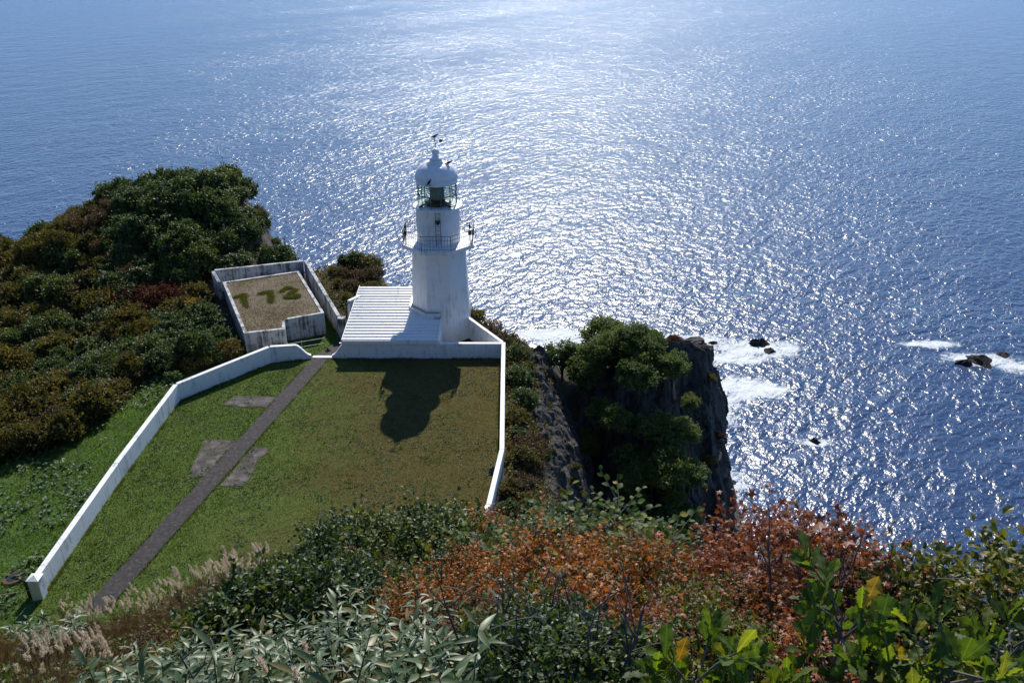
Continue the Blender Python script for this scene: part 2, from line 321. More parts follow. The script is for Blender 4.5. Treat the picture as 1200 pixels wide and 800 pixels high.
# slope below the viewpoint: rows (fan coordinate q = X / Y) of crest distance and steepness
FQ = [-0.80, -0.65, -0.58, -0.45, -0.35, -0.26, -0.20, -0.12, -0.04, 0.05, 0.16, 0.24, 0.32, 0.40, 0.48, 0.58, 0.66, 0.80]
FC = [30, 30, 30, 28, 25, 22, 19, 16, 15, 14, 13, 11, 9.5, 9.0, 8.5, 8.5, 9, 9]
FT = [0.955, 0.945, 0.92, 0.850, 0.815, 0.785, 0.775, 0.785, 0.765, 0.755, 0.765, 0.80, 0.825, 0.81, 0.885, 0.90, 0.87, 0.86]
CANOPY = 1.25
def ground(X, Y):
    X = np.asarray(X, float); Y = np.asarray(Y, float)
    B = np.where(Y > 55, -0.4 * sstep(55, 55.5, Y), 0.0) - 0.06
    B = B - 0.13 * np.clip(-22.5 - X, 0, 26) * sstep(-22.5, -26, X)                      # falls away left of the wall
    B = B - 0.45 * sstep(-0.4, 2.2, X) * 3 * (Y > 20)                                    # and right of it
    B = B - 2.2 * sstep(1.5, 4.5, X) * (Y > 50)
    B = B + 6.0 * np.exp(-np.abs((X + 32) / np.where(X < -32, 17.0, 11.0)) ** 2.6) * np.exp(-((Y - 80.5) / 9.5) ** 2) * (X < -12)   # headland
    B = B + 0.2 * np.exp(-((X + 13.5) / 2.5) ** 2 - ((Y - 73) / 2.5) ** 2)
    rough = (X < -23) | (Y > 72) | (X > 0.5)
    B = B + np.where(rough, 0.45 * fbm(X * 0.16, Y * 0.16, 3.0), 0)
    Yq = np.maximum(Y, 3.5); q = np.clip(X / Yq, -0.8, 0.8)
    yc = np.interp(q, FQ, FC); tc = np.interp(q, FQ, FT)
    T = 1.13 + (tc - 1.13) * np.clip((np.minimum(Yq, yc) - 3.5) / (yc - 3.5), 0, 1) ** 0.55
    Hh = CAM_H - CANOPY - np.minimum(Yq, yc) * T - 1.25 * np.maximum(Yq - yc, 0)
    Hh = Hh + 0.2 * fbm(X * 0.5, Y * 0.5, 9.0)
    Hh = np.where(Y < 40, Hh, -50)
    out = np.maximum(B, Hh)
    d = poly_sd(CLIFF, X, Y)
    dd = np.maximum(d, 0)
    out = out - np.where(dd > 0, 1.3 * np.minimum(dd, 1.5) + 3.0 * np.maximum(dd - 1.5, 0), 0) * (1 + 0.25 * fbm(X * 0.1, Y * 0.1, 5.0))
    return np.maximum(out, -126)
def g1(x, y): return float(ground(np.array([x]), np.array([y]))[0])
def axis(segs):
    a = []
    for lo, hi, st in segs: a += list(np.arange(lo, hi, st))
    return np.array(a + [segs[-1][1]])
xs = axis([(-160, -60, 2.5), (-60, 14, 0.6), (14, 75, 2.0)]); ys = axis([(-40, 0, 2.0), (0, 92, 0.6), (92, 150, 2.0)])
GX, GY = np.meshgrid(xs, ys); GZ = ground(GX, GY)
nx, ny = len(xs), len(ys)
idx = np.arange(nx * ny).reshape(ny, nx)
F = np.stack([idx[:-1, :-1], idx[:-1, 1:], idx[1:, 1:], idx[1:, :-1]], -1).reshape(-1, 4)
V = np.stack([GX, GY, GZ], -1).reshape(-1, 3)
jit = (poly_sd(CLIFF, V[:, 0], V[:, 1]) > 0.5)
V[:, 0] += jit * 0.8 * fbm(V[:, 1] * 0.3, V[:, 2] * 0.12, 1.0); V[:, 1] += jit * 0.8 * fbm(V[:, 0] * 0.3, V[:, 2] * 0.12, 4.0)
terr = obj('terrain', mesh('terrain', V, F, M_SOIL, True)); tag(terr, kind='structure')
terr.data.materials.append(M_ROCK)
fz = V[F][:, :, 2]; steep = (fz.max(1) - fz.min(1)) > 1.1 * np.maximum(np.ptp(V[F][:, :, 0], axis=1), np.ptp(V[F][:, :, 1], axis=1))
terr.data.materials.append(M_GREEN_SLOPE)
fc = V[F].mean(1); green = ((fc[:, 0] > -33) & (fc[:, 0] < -20) & (fc[:, 1] > 25) & (fc[:, 1] < 53)) | ((fc[:, 0] > -19.5) & (fc[:, 0] < -12) & (fc[:, 1] > 54.5) & (fc[:, 1] < 62))
terr.data.polygons.foreach_set('material_index', np.where(steep, 1, np.where(green, 2, 0)).astype(np.int32))

# ------------------------------------------------------------------ sea
SEA_Z = -118.0
ROCKS = [(95.6, 297, 5.0, 2.6), (98.5, 291, 3.0, 1.5), (174.5, 282.5, 6.0, 2.8), (168, 281, 4.2, 1.8), (186, 288, 3.5, 0.9), (95.2, 227.5, 2.2, 1.5), (78, 298, 2.0, 0.8), (52, 303, 4, 0.7), (64.5, 206, 1.5, 0.5)]
FOAM = [(95, 293, 28, 12), (84, 285, 22, 8), (176, 284, 24, 9), (163, 297, 20, 6), (95, 227, 9, 4), (45, 300, 55, 11), (82, 262, 24, 15), (66, 250, 18, 22), (60, 206, 14, 16), (70, 300, 26, 9), (15, 306, 30, 9), (190, 278, 20, 9)]
def mat_sea():
    m, n, l, b = nt('sea_water'); co = wcoord(n)
    b.inputs['Roughness'].default_value = 0.10; b.inputs['IOR'].default_value = 1.36
    w = mapping(n, l, co, (1, 1, 0), (0, 0, R(128)))
    w2 = mapping(n, l, w, (0.72, 1.0, 1))
    big = noise(n, l, mapping(n, l, w, (0.6, 1, 1)), 0.045, 3, 0.5)
    mid = noise(n, l, w2, 0.24, 1, 0.5, 0.4)
    sml = noise(n, l, w2, 0.85, 2, 0.5, 0.3)
    h = math_(n, l, 'ADD', math_(n, l, 'MULTIPLY', big.outputs[0], 2.0), math_(n, l, 'MULTIPLY', mid.outputs[0], 1.2))
    h = math_(n, l, 'ADD', h, math_(n, l, 'MULTIPLY', sml.outputs[0], 0.44))
    # wind streaks: large patches of rougher and calmer water
    pat = noise(n, l, mapping(n, l, w, (0.25, 1, 1)), 0.006, 4, 0.55)
    pat2 = noise(n, l, mapping(n, l, w, (1, 0.35, 1)), 0.03, 3, 0.55, 0.5)
    pr = ramp(n, [(0.32, (0.55, 0.55, 0.55)), (0.68, (1.25, 1.25, 1.25))]); l.new(math_(n, l, 'ADD', math_(n, l, 'MULTIPLY', pat.outputs[0], 0.6), math_(n, l, 'MULTIPLY', pat2.outputs[0], 0.4)), pr.inputs[0])
    bp = n.new('ShaderNodeBump'); bp.inputs['Distance'].default_value = 1.0
    l.new(pr.outputs[0], bp.inputs['Strength']); l.new(h, bp.inputs['Height']); l.new(bp.outputs[0], b.inputs['Normal'])
    deep = ramp(n, [(0.3, (0.024, 0.052, 0.118)), (0.7, (0.034, 0.066, 0.145))]); l.new(pat.outputs[0], deep.inputs[0])
    # foam round the rocks
    sx = n.new('ShaderNodeSeparateXYZ'); l.new(co, sx.inputs[0])
    wx = noise(n, l, co, 0.05, 5, 0.6)
    tot = None
    for (fx, fy, rx, ry) in [(a_, b_, c_ * 0.92, d_ * 0.85) for a_, b_, c_, d_ in FOAM]:
        a = math_(n, l, 'POWER', math_(n, l, 'ABSOLUTE', math_(n, l, 'DIVIDE', math_(n, l, 'SUBTRACT', sx.outputs[0], fx), rx)), 2.0)
        c = math_(n, l, 'POWER', math_(n, l, 'ABSOLUTE', math_(n, l, 'DIVIDE', math_(n, l, 'SUBTRACT', sx.outputs[1], fy), ry)), 2.0)
        d = math_(n, l, 'SUBTRACT', 1.0, math_(n, l, 'SQRT', math_(n, l, 'ADD', a, c)), True)
        tot = d if tot is None else math_(n, l, 'MAXIMUM', tot, d)
    wn1 = noise(n, l, mapping(n, l, co, (0.6, 1, 1)), 0.11, 9, 0.68, 1.2)
    lace = noise(n, l, mapping(n, l, co, (0.7, 1, 1)), 0.35, 6, 0.6, 2.0)
    rid = math_(n, l, 'SUBTRACT', 1.0, math_(n, l, 'MULTIPLY', math_(n, l, 'ABSOLUTE', math_(n, l, 'SUBTRACT', lace.outputs[0], 0.5)), 5.0), True)
    fm = math_(n, l, 'ADD', math_(n, l, 'MULTIPLY', tot, 0.50), math_(n, l, 'ADD', math_(n, l, 'MULTIPLY', wn1.outputs[0], 0.72), math_(n, l, 'MULTIPLY', rid, 0.22)))
    fr = ramp(n, [(0.68, (0, 0, 0)), (0.735, (0.5, 0.5, 0.5)), (0.88, (0.92, 0.92, 0.92))]); l.new(fm, fr.inputs[0])
    ff = math_(n, l, 'MULTIPLY', fr.outputs[0], math_(n, l, 'MULTIPLY', tot, 6.0, True))
    aer = ramp(n, [(0.15, (0, 0, 0)), (0.9, (1, 1, 1))]); l.new(tot, aer.inputs[0])
    c = mixc(n, l, math_(n, l, 'MULTIPLY', aer.outputs[0], 0.6), deep.outputs[0], (0.06, 0.17, 0.20))
    c = mixc(n, l, ff, c, (0.72, 0.75, 0.76))
    l.new(c, b.inputs['Base Color'])
    l.new(math_(n, l, 'ADD', math_(n, l, 'MULTIPLY', ff, 0.5), 0.25), b.inputs['Roughness'])
    return m
M_SEA = mat_sea()
S = 45000
sea = obj('sea', mesh('sea', [(-S, -S, SEA_Z), (S, -S, SEA_Z), (S, S, SEA_Z), (-S, S, SEA_Z)], [(0, 1, 2, 3)], M_SEA)); tag(sea, kind='structure')
def rock_mesh(name, r, h, seed, mat, n=20, rings=7, base=-0.4):
    V = []; F = []
    for j in range(rings):
        t = j / (rings - 1)
        for k in range(n):
            a = 2 * math.pi * k / n; ca, sa = math.cos(a), math.sin(a)
            rr = r * (math.cos(t * 1.45)) ** 0.75 * (1 + 0.55 * float(vnoise(ca * 1.4 + seed, sa * 1.4, t * 2)) + 0.25 * float(vnoise(ca * 4 + seed, sa * 4, t * 5)))
            V.append((rr * ca, rr * sa * 0.7, h * (base + (1 - base) * t * (0.8 + 0.4 * float(vnoise(ca * 2, sa * 2, seed))))))
    for j in range(rings - 1):
        for k in range(n): F.append((j * n + k, j * n + (k + 1) % n, (j + 1) * n + (k + 1) % n, (j + 1) * n + k))
    F.append(tuple(range((rings - 1) * n, rings * n)))
    return mesh(name, V, F, mat)
M_WETROCK = mat_rock('wet_sea_rock', [(0.3, (0.010, 0.009, 0.009)), (0.5, (0.022, 0.019, 0.018)), (0.72, (0.05, 0.045, 0.04))])
ROCK_LABELS = ['dark sea rock in the foam nearest the crag, the larger one', 'small low rock just right of the larger foam-ringed rock', 'long dark sea rock at the right edge of the water',
               'humped rock touching the long rock at the right edge', 'low rock at the far right edge in white wash', 'lone small dark rock in the glitter below the foam',
               'tiny rock awash left of the foam-ringed rock', 'flat reef rock awash beyond the crag trees', 'tiny black rock low beside the crag foot']
for k, (x, y, r, h) in enumerate(ROCKS):
    o = obj('sea_rock', rock_mesh('sea_rock', r, h, k * 3.7, M_WETROCK)); o.location = (x, y, SEA_Z); o.rotation_euler.z = k * 1.1
    tag(o, ROCK_LABELS[k], 'rock', 'rocks in the sea')

# ------------------------------------------------------------------ lawn, path, pads
LAWN = [(-0.7, 54.62), (-0.62, 41.2), (-1.2, 36), (-1.5, 27), (-21.85, 27), (-21.88, 30.5), (-21.97, 39.8), (-21.8, 48.6), (-17.15, 53.9), (-14.3, 54.62)]
obj('lawn', MB().prism(LAWN[::-1], -0.3, 0.0).me('lawn', M_LAWN)); tag(bpy.data.objects['lawn'], kind='structure')
pth = tag(empty('path'), kind='structure')
p0, p1 = Vector((-13.75, 54.55)), Vector((-19.0, 29.5)); pd = (p1 - p0); L = pd.length; pd /= L; pn = Vector((-pd.y, pd.x))
nsl = 7
for k in range(nsl):
    a = p0 + pd * (L * k / nsl + 0.004); b = p0 + pd * (L * (k + 1) / nsl - 0.004); w = 0.58
    dz = random.uniform(0.030, 0.034)
    MB().prism([(a + pn * w)[:], (a - pn * w)[:], (b - pn * w)[:], (b + pn * w)[:]], -0.1, dz).build('slab', M_PATH, pth)
# the path goes on behind the gate, bending right towards the building
bevel(MB().prism([(-14.35, 55.05), (-12.95, 55.05), (-12.35, 56.2), (-12.35, 58.6), (-13.2, 58.6), (-13.5, 57.4)], -0.6, [0.0, 0.0, -0.2, -0.33, -0.33, -0.3]).build('slab', M_PATH, pth), 0.008, 1)
bevel(MB().box(-14.36, -12.98, 54.62, 54.95, -0.2, 0.075).build('threshold', M_WHITE, pth), 0.012)
def pad(pts, label, seed):
    P = []
    for i, p in enumerate(pts):
        q = pts[(i + 1) % len(pts)]
        for t in np.linspace(0, 1, 7)[:-1]:
            x = p[0] + (q[0] - p[0]) * t; y = p[1] + (q[1] - p[1]) * t
            P.append((x + 0.22 * float(fbm(x * 1.3, y * 1.3, seed)), y + 0.3 * float(fbm(x * 1.1, y * 1.1, seed + 5))))
    o = obj('concrete_pad', MB().prism(P, -0.1, 0.022).me('concrete_pad', M_PAD)); tag(o, label, 'slab', 'old concrete pads in the lawn')
pad([(-18.9, 47.9), (-15.7, 47.7), (-15.4, 49.0), (-18.3, 49.2)], 'narrow weathered concrete pad left of the path, farthest from the viewer', 1.0)
pad([(-18.4, 40.0), (-17.0, 40.0), (-16.4, 43.6), (-18.6, 43.9)], 'grey weathered concrete pad touching the left side of the path', 2.0)
pad([(-16.2, 39.1), (-14.9, 39.2), (-14.5, 43.0), (-15.4, 43.1)], 'grey weathered concrete pad touching the right side of the path', 3.0)
st = obj('stone', rock_mesh('stone', 0.34, 0.42, 5.5, M_STONE, 14, 6)); st.location = (-0.98, 40.5, 0.0); tag(st, 'rough dark stone on the lawn against the right wall', 'stone')

# ------------------------------------------------------------------ boundary walls
def wall_strip(pts, th, z0, tops, parent, side=1):
    """one straight run of wall: pts two ends, tops list of (t, z) along it"""
    a, b = Vector(pts[0]), Vector(pts[1]); d = (b - a).normalized(); nrm = Vector((-d.y, d.x)) * th * side
    n = len(tops); V = []
    for off in (Vector((0, 0)), nrm):
        for t, z in tops: V.append((*(a.lerp(b, t) + off), z))
        for t, z in tops: V.append((*(a.lerp(b, t) + off), z0))
    F = []
    for i in range(n - 1):
        F += [(i, i + 1, n + i + 1, n + i), (2 * n + i + 1, 2 * n + i, 3 * n + i, 3 * n + i + 1), (i + 1, i, 2 * n + i, 2 * n + i + 1)]
    F += [(0, n, 3 * n, 2 * n), (n - 1, 2 * n + n - 1, 3 * n + n - 1, 2 * n - 1)]
    me = mesh('wall_panel', V, F, M_WALL); o = obj('wall_panel', me, parent)
    bm = bmesh.new(); bm.from_mesh(me); bmesh.ops.recalc_face_normals(bm, faces=bm.faces); bm.to_mesh(me); bm.free()
    return bevel(o, 0.025, 2)
def swoop(z_low, z_hi, n=9, w=0.3):     # S-curved end of a wall, t from 0 (end) to w
    return [(w * i / n, z_low + (z_hi - z_low) * float(sstep(0, 1, i / n))) for i in range(n + 1)]
wl_ = empty('boundary_wall', (0, 0, 0)); tag(wl_, 'long white wall angling along the left edge of the lawn', 'wall')
WT = 0.30
A = [(-14.42, 54.62), (-17.1, 54.0), (-21.75, 48.7), (-21.95, 39.8), (-21.85, 30.7)]
wall_strip(A[0:2], WT, -0.5, swoop(0.25, 1.15, 9, 0.38) + [(1, 1.22)], wl_, -1)
wall_strip([A[1], A[2]], WT, -0.7, [(0, 1.22), (0.5, 1.2), (1, 1.16)], wl_, -1)
wall_strip([A[2], A[3]], WT, -0.7, [(0, 1.16), (1, 1.05)], wl_, -1)
wall_strip([(A[3][0], A[3][1]), A[4]], WT, -0.7, [(0, 1.045), (1, 1.0)], wl_, -1)
g = MB(); g.prism([(-22.15, 30.2), (-21.65, 30.2), (-21.65, 30.68), (-22.15, 30.68)], -0.5, 1.12)
g.add([(-22.2, 30.15, 1.12), (-21.6, 30.15, 1.12), (-21.6, 30.73, 1.12), (-22.2, 30.73, 1.12), (-21.9, 30.44, 1.27)], [(3, 2, 1, 0), (0, 1, 4), (1, 2, 4), (2, 3, 4), (3, 0, 4)])
bevel(g.build('end_post', M_WALL, wl_), 0.015, 1)
wr = empty('boundary_wall', (0, 0, 0)); tag(wr, 'white wall in front of the lighthouse and down the right lawn edge', 'wall')
FY = 54.66
wall_strip([(-12.95, FY), (-11.75, FY)], WT, -0.6, swoop(0.22, 1.14, 10, 0.8) + [(1, 1.17)], wr, 1)
wall_strip([(-5.2, FY), (-0.75, FY)], WT, -0.6, [(0, 1.16), (1, 1.15)], wr, 1)
wall_strip([(-0.75, FY + WT), (-0.75, 49.8)], WT - 0.02, -1.0, [(0, 1.145), (1, 1.10)], wr, 1)
wall_strip([(-0.75, 49.797), (-0.72, 41.3)], WT - 0.02, -1.0, [(0, 1.10), (1, 1.0)], wr, 1)
wall_strip([(-0.72, 41.3), (-1.35, 36.2)], WT - 0.02, -1.2, [(0, 1.0), (1, 0.95)], wr, 1)
wall_strip([(-1.35, 36.2), (-2.6, 33.2)], WT - 0.02, -1.2, [(0, 0.95), (1, 0.9)], wr, 1)
wall_strip([(-0.80, FY + WT + 0.005), (-3.55, 59.3)], 0.25, -1.2, [(0, 1.14), (1, 1.2)], wr, -1)

# ------------------------------------------------------------------ lighthouse
TX, TY = -5.4, 60.0
lh = empty('lighthouse', (TX, TY, 0)); tag(lh, 'white octagonal lighthouse with glazed lantern and domed top', 'lighthouse')
def octa(ap): r = ap / math.cos(R(22.5)); return [(r * math.cos(R(22.5 + 45 * k)), r * math.sin(R(22.5 + 45 * k))) for k in range(8)]
def oct_loft(prof):
    b = MB(); V = []; F = []
    for ap, z in prof: V += [(x, y, z) for x, y in octa(ap)]
    for j in range(len(prof) - 1):
        for k in range(8): F.append((j * 8 + k, j * 8 + (k + 1) % 8, j * 8 + 8 + (k + 1) % 8, j * 8 + 8 + k))
    F += [tuple(range(7, -1, -1)), tuple(range(len(prof) * 8 - 8, len(prof) * 8))]
    return b.add(V, F)
bevel(oct_loft([(2.23, -0.9), (2.22, 0.0), (2.06, 3.5), (1.93, 6.45), (1.93, 6.62)]).build('tower', M_TOWER, lh), 0.03, 2)
bevel(oct_loft([(1.94, 6.60), (2.05, 6.70), (2.44, 6.80), (2.60, 6.80), (2.60, 7.10)]).build('gallery', M_TOWER, lh), 0.025, 2)
# flashing where the low roof meets the shaft
fl = empty('flashing', (0, 0, 0)); fl.parent = lh
oc = octa(2.20)
for k0, k1 in ((4, 5), (3, 4), (5, 6)):
    a, b = Vector(oc[k0]), Vector(oc[k1]); b = a.lerp(b, 1.0 if k0 != 5 else 0.52)
    nrm = ((a + b) / 2).normalized() * 0.14
    MB().prism([a[:], b[:], (b + nrm)[:], (a + nrm)[:]], 1.5, 2.15).build('upstand', M_WALL, fl)
    nrm2 = nrm * 1.3
    MB().prism([(a - nrm * .3)[:], (b - nrm * .3)[:], (b + nrm2)[:], (a + nrm2)[:]], 2.155, 2.19).build('cap_strip', M_GALV, fl)
# drum
bevel(MB().lathe([(1.58, 7.11), (1.58, 9.66), (1.66, 9.70), (1.80, 9.72), (1.80, 9.80), (1.40, 9.82)], 48).build('lantern_drum', M_TOWER, lh, smooth=False), 0.01, 1)
for p in lh.children[-1].data.polygons: p.use_smooth = abs(p.normal.z) < 0.3 and len(p.vertices) == 4
ld = empty('ladder'); ld.parent = lh
for sx in (-0.17, 0.17): MB().tube([(0.12 + sx, -1.66, 7.15), (0.12 + sx, -1.66, 9.75)], 0.018).build('stile', M_METAL, ld)
rung = MB().tube([(-0.17, 0, 0), (0.17, 0, 0)], 0.013).me('rung', M_METAL)
for k in range(8): obj('rung', rung, ld, Matrix.Translation((0.12, -1.66, 7.4 + 0.31 * k)))
lm = MB().box(-0.16, 0.16, -1.95, -1.60, 8.98, 9.10).box(-0.10, 0.10, -1.86, -1.62, 8.84, 8.98).build('bracket_lamp', M_DARK, lh); lm.location.x = 0.12
# railing
rl = empty('railing', (0, 0, 7.10)); rl.parent = lh
oc = octa(2.53)
bal = MB().tube([(0, 0, 0), (0, 0, 1.02)], 0.012, 5).me('baluster', M_METAL)
post = MB().tube([(0, 0, 0), (0, 0, 1.12)], 0.026, 6).me('post', M_METAL)
for k in range(8):
    a, b = Vector(oc[k]), Vector(oc[(k + 1) % 8])
    obj('post', post, rl, Matrix.Translation((*a, 0)))
    for z, r in ((1.10, 0.022), (0.80, 0.014), (0.10, 0.014)):
        MB().tube([(*a, z), (*b, z)], r, 6).build('rail', M_METAL, rl)
    for j in range(1, 10):
        p = a.lerp(b, j / 10); obj('baluster', bal, rl, Matrix.Translation((*p, 0)))
# lantern glazing
LZ0, LZ1, LR = 9.82, 11.50, 1.42
lr = empty('lantern_room', (0, 0, 0)); lr.parent = lh
NM = 12
mull = MB().box(-0.024, 0.024, -0.022, 0.022, LZ0, LZ1).me('glazing_bar', M_BRONZE)
ch = 2 * LR * math.sin(math.pi / NM)
pane = {0: MB().box(-ch / 2 + 0.03, ch / 2 - 0.03, -0.006, 0.006, LZ0 + 0.03, LZ0 + 0.80).me('pane', M_GLASS), 1: MB().box(-ch / 2 + 0.03, ch / 2 - 0.03, -0.006, 0.006, LZ0 + 0.87, LZ1).me('pane', M_GLASS)}
hb = MB().box(-ch / 2, ch / 2, -0.022, 0.022, LZ0 + 0.80, LZ0 + 0.87).me('glazing_bar', M_BRONZE)
for k in range(NM):
    a = 2 * math.pi * (k + 0.5) / NM
    obj('glazing_bar', mull, lr, Matrix.Translation((LR * math.cos(a), LR * math.sin(a), 0)) @ Matrix.Rotation(a + math.pi / 2, 4, 'Z'))
    a2 = 2 * math.pi * k / NM; rr = LR * math.cos(math.pi / NM)
    Mx = Matrix.Translation((rr * math.cos(a2), rr * math.sin(a2), 0)) @ Matrix.Rotation(a2 + math.pi / 2, 4, 'Z')
    obj('glazing_bar', hb, lr, Mx)
    for j in (0, 1): obj('pane', pane[j], lr, Mx)
# lens on its pedestal
ln = empty('lens'); ln.parent = lh
MB().lathe([(0.85, 9.83), (0.95, 9.95), (0.95, 10.08), (0.6, 10.14), (0.6, 10.24)], 24).build('pedestal', M_DARK, ln)
prof = []
for i in range(13):
    z = 10.26 + i * 0.095; r = 0.50 + 0.06 * math.sin(math.pi * i / 12); prof += [(r, z), (r - 0.07, z + 0.09)]
MB().lathe(prof, 20).build('prism_stack', M_LENS, ln)
for k in range(4):
    a = math.pi / 4 + k * math.pi / 2
    MB().tube([(0.66 * math.cos(a), 0.66 * math.sin(a), 10.2), (0.66 * math.cos(a), 0.66 * math.sin(a), 11.5)], 0.035, 6).build('lens_post', M_DARK, ln)
MB().lathe([(0.66, 11.49), (0.66, 11.55), (0.2, 11.6)], 24).build('lens_cap', M_DARK, ln)
# dome
dp = [(1.50, 11.46), (1.54, 11.50), (1.54, 11.58), (1.46, 11.60)]
for i in range(1, 13):
    t = i / 12; dp.append((0.48 + 1.04 * math.cos(t * math.pi / 2) ** 0.9 + 0.10 * math.sin(t * math.pi) * (1 - t), 11.60 + 1.30 * math.sin(t * math.pi / 2)))
dm = MB().lathe(dp, 48).build('dome', M_DOME, lh, smooth=True)
for k in range(8):
    a = 2 * math.pi * (k + 0.5) / 8
    pts = [((r + 0.004) * math.cos(a), (r + 0.004) * math.sin(a), z) for r, z in dp[3:]]
    MB().tube(pts, 0.014, 4).build('dome_seam', M_DOME, dm)
    z0 = 12.62; r0 = 1.06
    MB().tube([(r0 * math.cos(a), r0 * math.sin(a), z0), ((r0 + .03) * math.cos(a), (r0 + .03) * math.sin(a), z0 + 0.12)], 0.035, 6).build('lifting_lug', M_GALV, dm)
vt = MB().lathe([(0.50, 12.80), (0.46, 12.95), (0.46, 13.14), (0.60, 13.17), (0.60, 13.20), (0.34, 13.24), (0.22, 13.36), (0.20, 13.40)], 28).build('ventilator', M_DOME, lh, smooth=True)
MB().lathe([(0.02, 13.30)] + [(0.285 * math.cos(t), 13.60 + 0.26 * math.sin(t)) for t in np.linspace(-1.45, 1.45, 11)], 24).build('ball', M_DOME, vt, smooth=True)
wv = MB().tube([(0, 0, 13.8), (0, 0, 14.75)], 0.022, 6).tube([(-0.12, 0.1, 14.35), (0.42, -0.1, 14.42)], 0.016, 5)
wv.add([(0.30, -0.06, 14.30), (0.52, -0.12, 14.33), (0.52, -0.12, 14.54), (0.30, -0.06, 14.50), (0.30, -0.05, 14.30), (0.52, -0.11, 14.33), (0.52, -0.11, 14.54), (0.30, -0.05, 14.50)],
       [(0, 1, 2, 3), (7, 6, 5, 4), (0, 4, 5, 1), (1, 5, 6, 2), (2, 6, 7, 3), (3, 7, 4, 0)])
wv.build('wind_vane', M_DARK, vt)

# navigation lamps standing on the gallery corners
def gallery_lamp(x, y, label):
    e = empty('gallery_lamp', (TX + x, TY + y, 7.10)); tag(e, label, 'lamp', 'lamps on the gallery railing')
    MB().tube([(0, 0, 0), (0, 0, 1.2)], 0.03, 6).build('pole', M_DARK, e)
    MB().box(-0.10, 0.10, -0.09, 0.09, 0.70, 1.02).build('housing', M_DARK, e)
    MB().lathe([(0.05, 1.2), (0.08, 1.24), (0.08, 1.42), (0.03, 1.48)], 12).build('lamp_head', M_DARK, e)
    MB().tube([(0, 0, 1.5), (0, 0, 1.95)], 0.012, 5).build('rod', M_DARK, e)
gallery_lamp(-2.34, -0.92, 'dark lamp box at the left end of the gallery railing')
gallery_lamp(2.34, -0.92, 'dark lamp box at the right end of the gallery railing')

# crows: body lofted along its own axis
def crow_mesh():
    rings = [(-0.30, 0.0, 0.010, 0.012), (-0.24, 0.0, 0.035, 0.014), (-0.14, 0.015, 0.055, 0.035), (-0.05, 0.03, 0.075, 0.072), (0.04, 0.05, 0.078, 0.08), (0.11, 0.085, 0.062, 0.066),
             (0.15, 0.12, 0.044, 0.05), (0.19, 0.145, 0.044, 0.046), (0.23, 0.148, 0.034, 0.034), (0.255, 0.142, 0.014, 0.018), (0.31, 0.13, 0.004, 0.005)]
    V = []; F = []; n = 10
    for x, z, ry, rz in rings:
        for k in range(n):
            a = 2 * math.pi * k / n; V.append((x, ry * math.cos(a), z + 0.17 + rz * math.sin(a)))
    for j in range(len(rings) - 1):
        for k in range(n): F.append((j * n + k, (j + 1) * n + k, (j + 1) * n + (k + 1) % n, j * n + (k + 1) % n))
    F += [tuple(range(n)), tuple(range(len(rings) * n - 1, len(rings) * n - n - 1, -1))]
    b = MB().add(V, F)
    return b.me('crow', M_BIRD, True)
crow_me = crow_mesh()
leg_me = MB().tube([(0, 0, 0.13), (-0.01, 0, 0.05), (0, 0, 0.0)], 0.008, 5).tube([(-0.03, 0, 0.006), (0.05, 0, 0.006)], 0.006, 4).me('leg', M_BIRD)
def crow(x, y, z, rz, label, tilt=0.0):
    e = empty('crow', (TX + x, TY + y, z), rz, 1.15); tag(e, label, 'bird', 'crows on the lighthouse')
    e.rotation_euler.y = tilt
    obj('body', crow_me, e)
    for s in (-1, 1): obj('leg', leg_me, e, Matrix.Translation((0.0, 0.03 * s, 0)))
crow(-0.06, 0.04, 14.44, R(8), 'black crow perched on the wind vane above the ball')
crow(0.92, -0.35, 12.68, R(15), 'black crow standing high on the right of the dome')
crow(-0.33, -1.50, 11.59, R(35), 'black crow on the front lip of the dome', R(-25))
crow(-1.05, -1.36, 9.81, R(20), 'black crow on the lantern ledge, left of the ladder')
crow(0.95, -1.42, 9.81, R(200), 'black crow on the lantern ledge, right of the ladder')

# ------------------------------------------------------------------ low building beside the tower
bd = empty('keeper_building', (0, 0, 0)); tag(bd, 'low white building with ribbed metal roof left of the lighthouse', 'building')
BX0, BX1, BY0, BY1 = -11.75, -5.2, FY - 0.006, 62.4
bevel(MB().box(BX0, BX1, BY0, BY1, -0.9, 1.42).build('wall', M_WHITE, bd), 0.015, 1)
def rz_(y): return 1.52 + (y - 54.4) * 0.085
RX0, RX1, RY0, RY1 = -12.05, -5.30, 54.42, 62.75
rf = empty('roof'); rf.parent = bd
npan = 19; dy = (RY1 - RY0) / npan
for k in range(npan):
    y0 = RY0 + k * dy; y1 = y0 + dy - 0.004; z0 = rz_(y0)
    x1 = RX1 if y1 < 57.75 else RX1 - min(2.2, 0.2 + (y1 - 57.6) * 0.9)
    pro = [(y0, 0.0), (y0 + dy * 0.14, 0.075), (y0 + dy * 0.42, 0.085), (y0 + dy * 0.56, 0.012), (y1, 0.004), (y1, -0.05), (y0, -0.05)]
    V = []; dz = random.uniform(-0.006, 0.006)
    for x in (RX0, x1): V += [(x, y, z0 + (y - y0) * 0.085 + z + dz) for y, z in pro]
    n = len(pro); F = [tuple(range(n)), tuple(range(2 * n - 1, n - 1, -1))] + [(i, n + i, n + (i + 1) % n, (i + 1) % n) for i in range(n)]
    me = mesh('roof_panel', V, F, M_ROOF); bm = bmesh.new(); bm.from_mesh(me); bmesh.ops.recalc_face_normals(bm, faces=bm.faces); bm.to_mesh(me); bm.free()
    obj('roof_panel', me, rf)
MB().box(RX0 - 0.01, RX1 + 0.01, RY0 - 0.06, RY0 - 0.004, 1.28, 1.55).build('fascia', M_WHITE, rf)
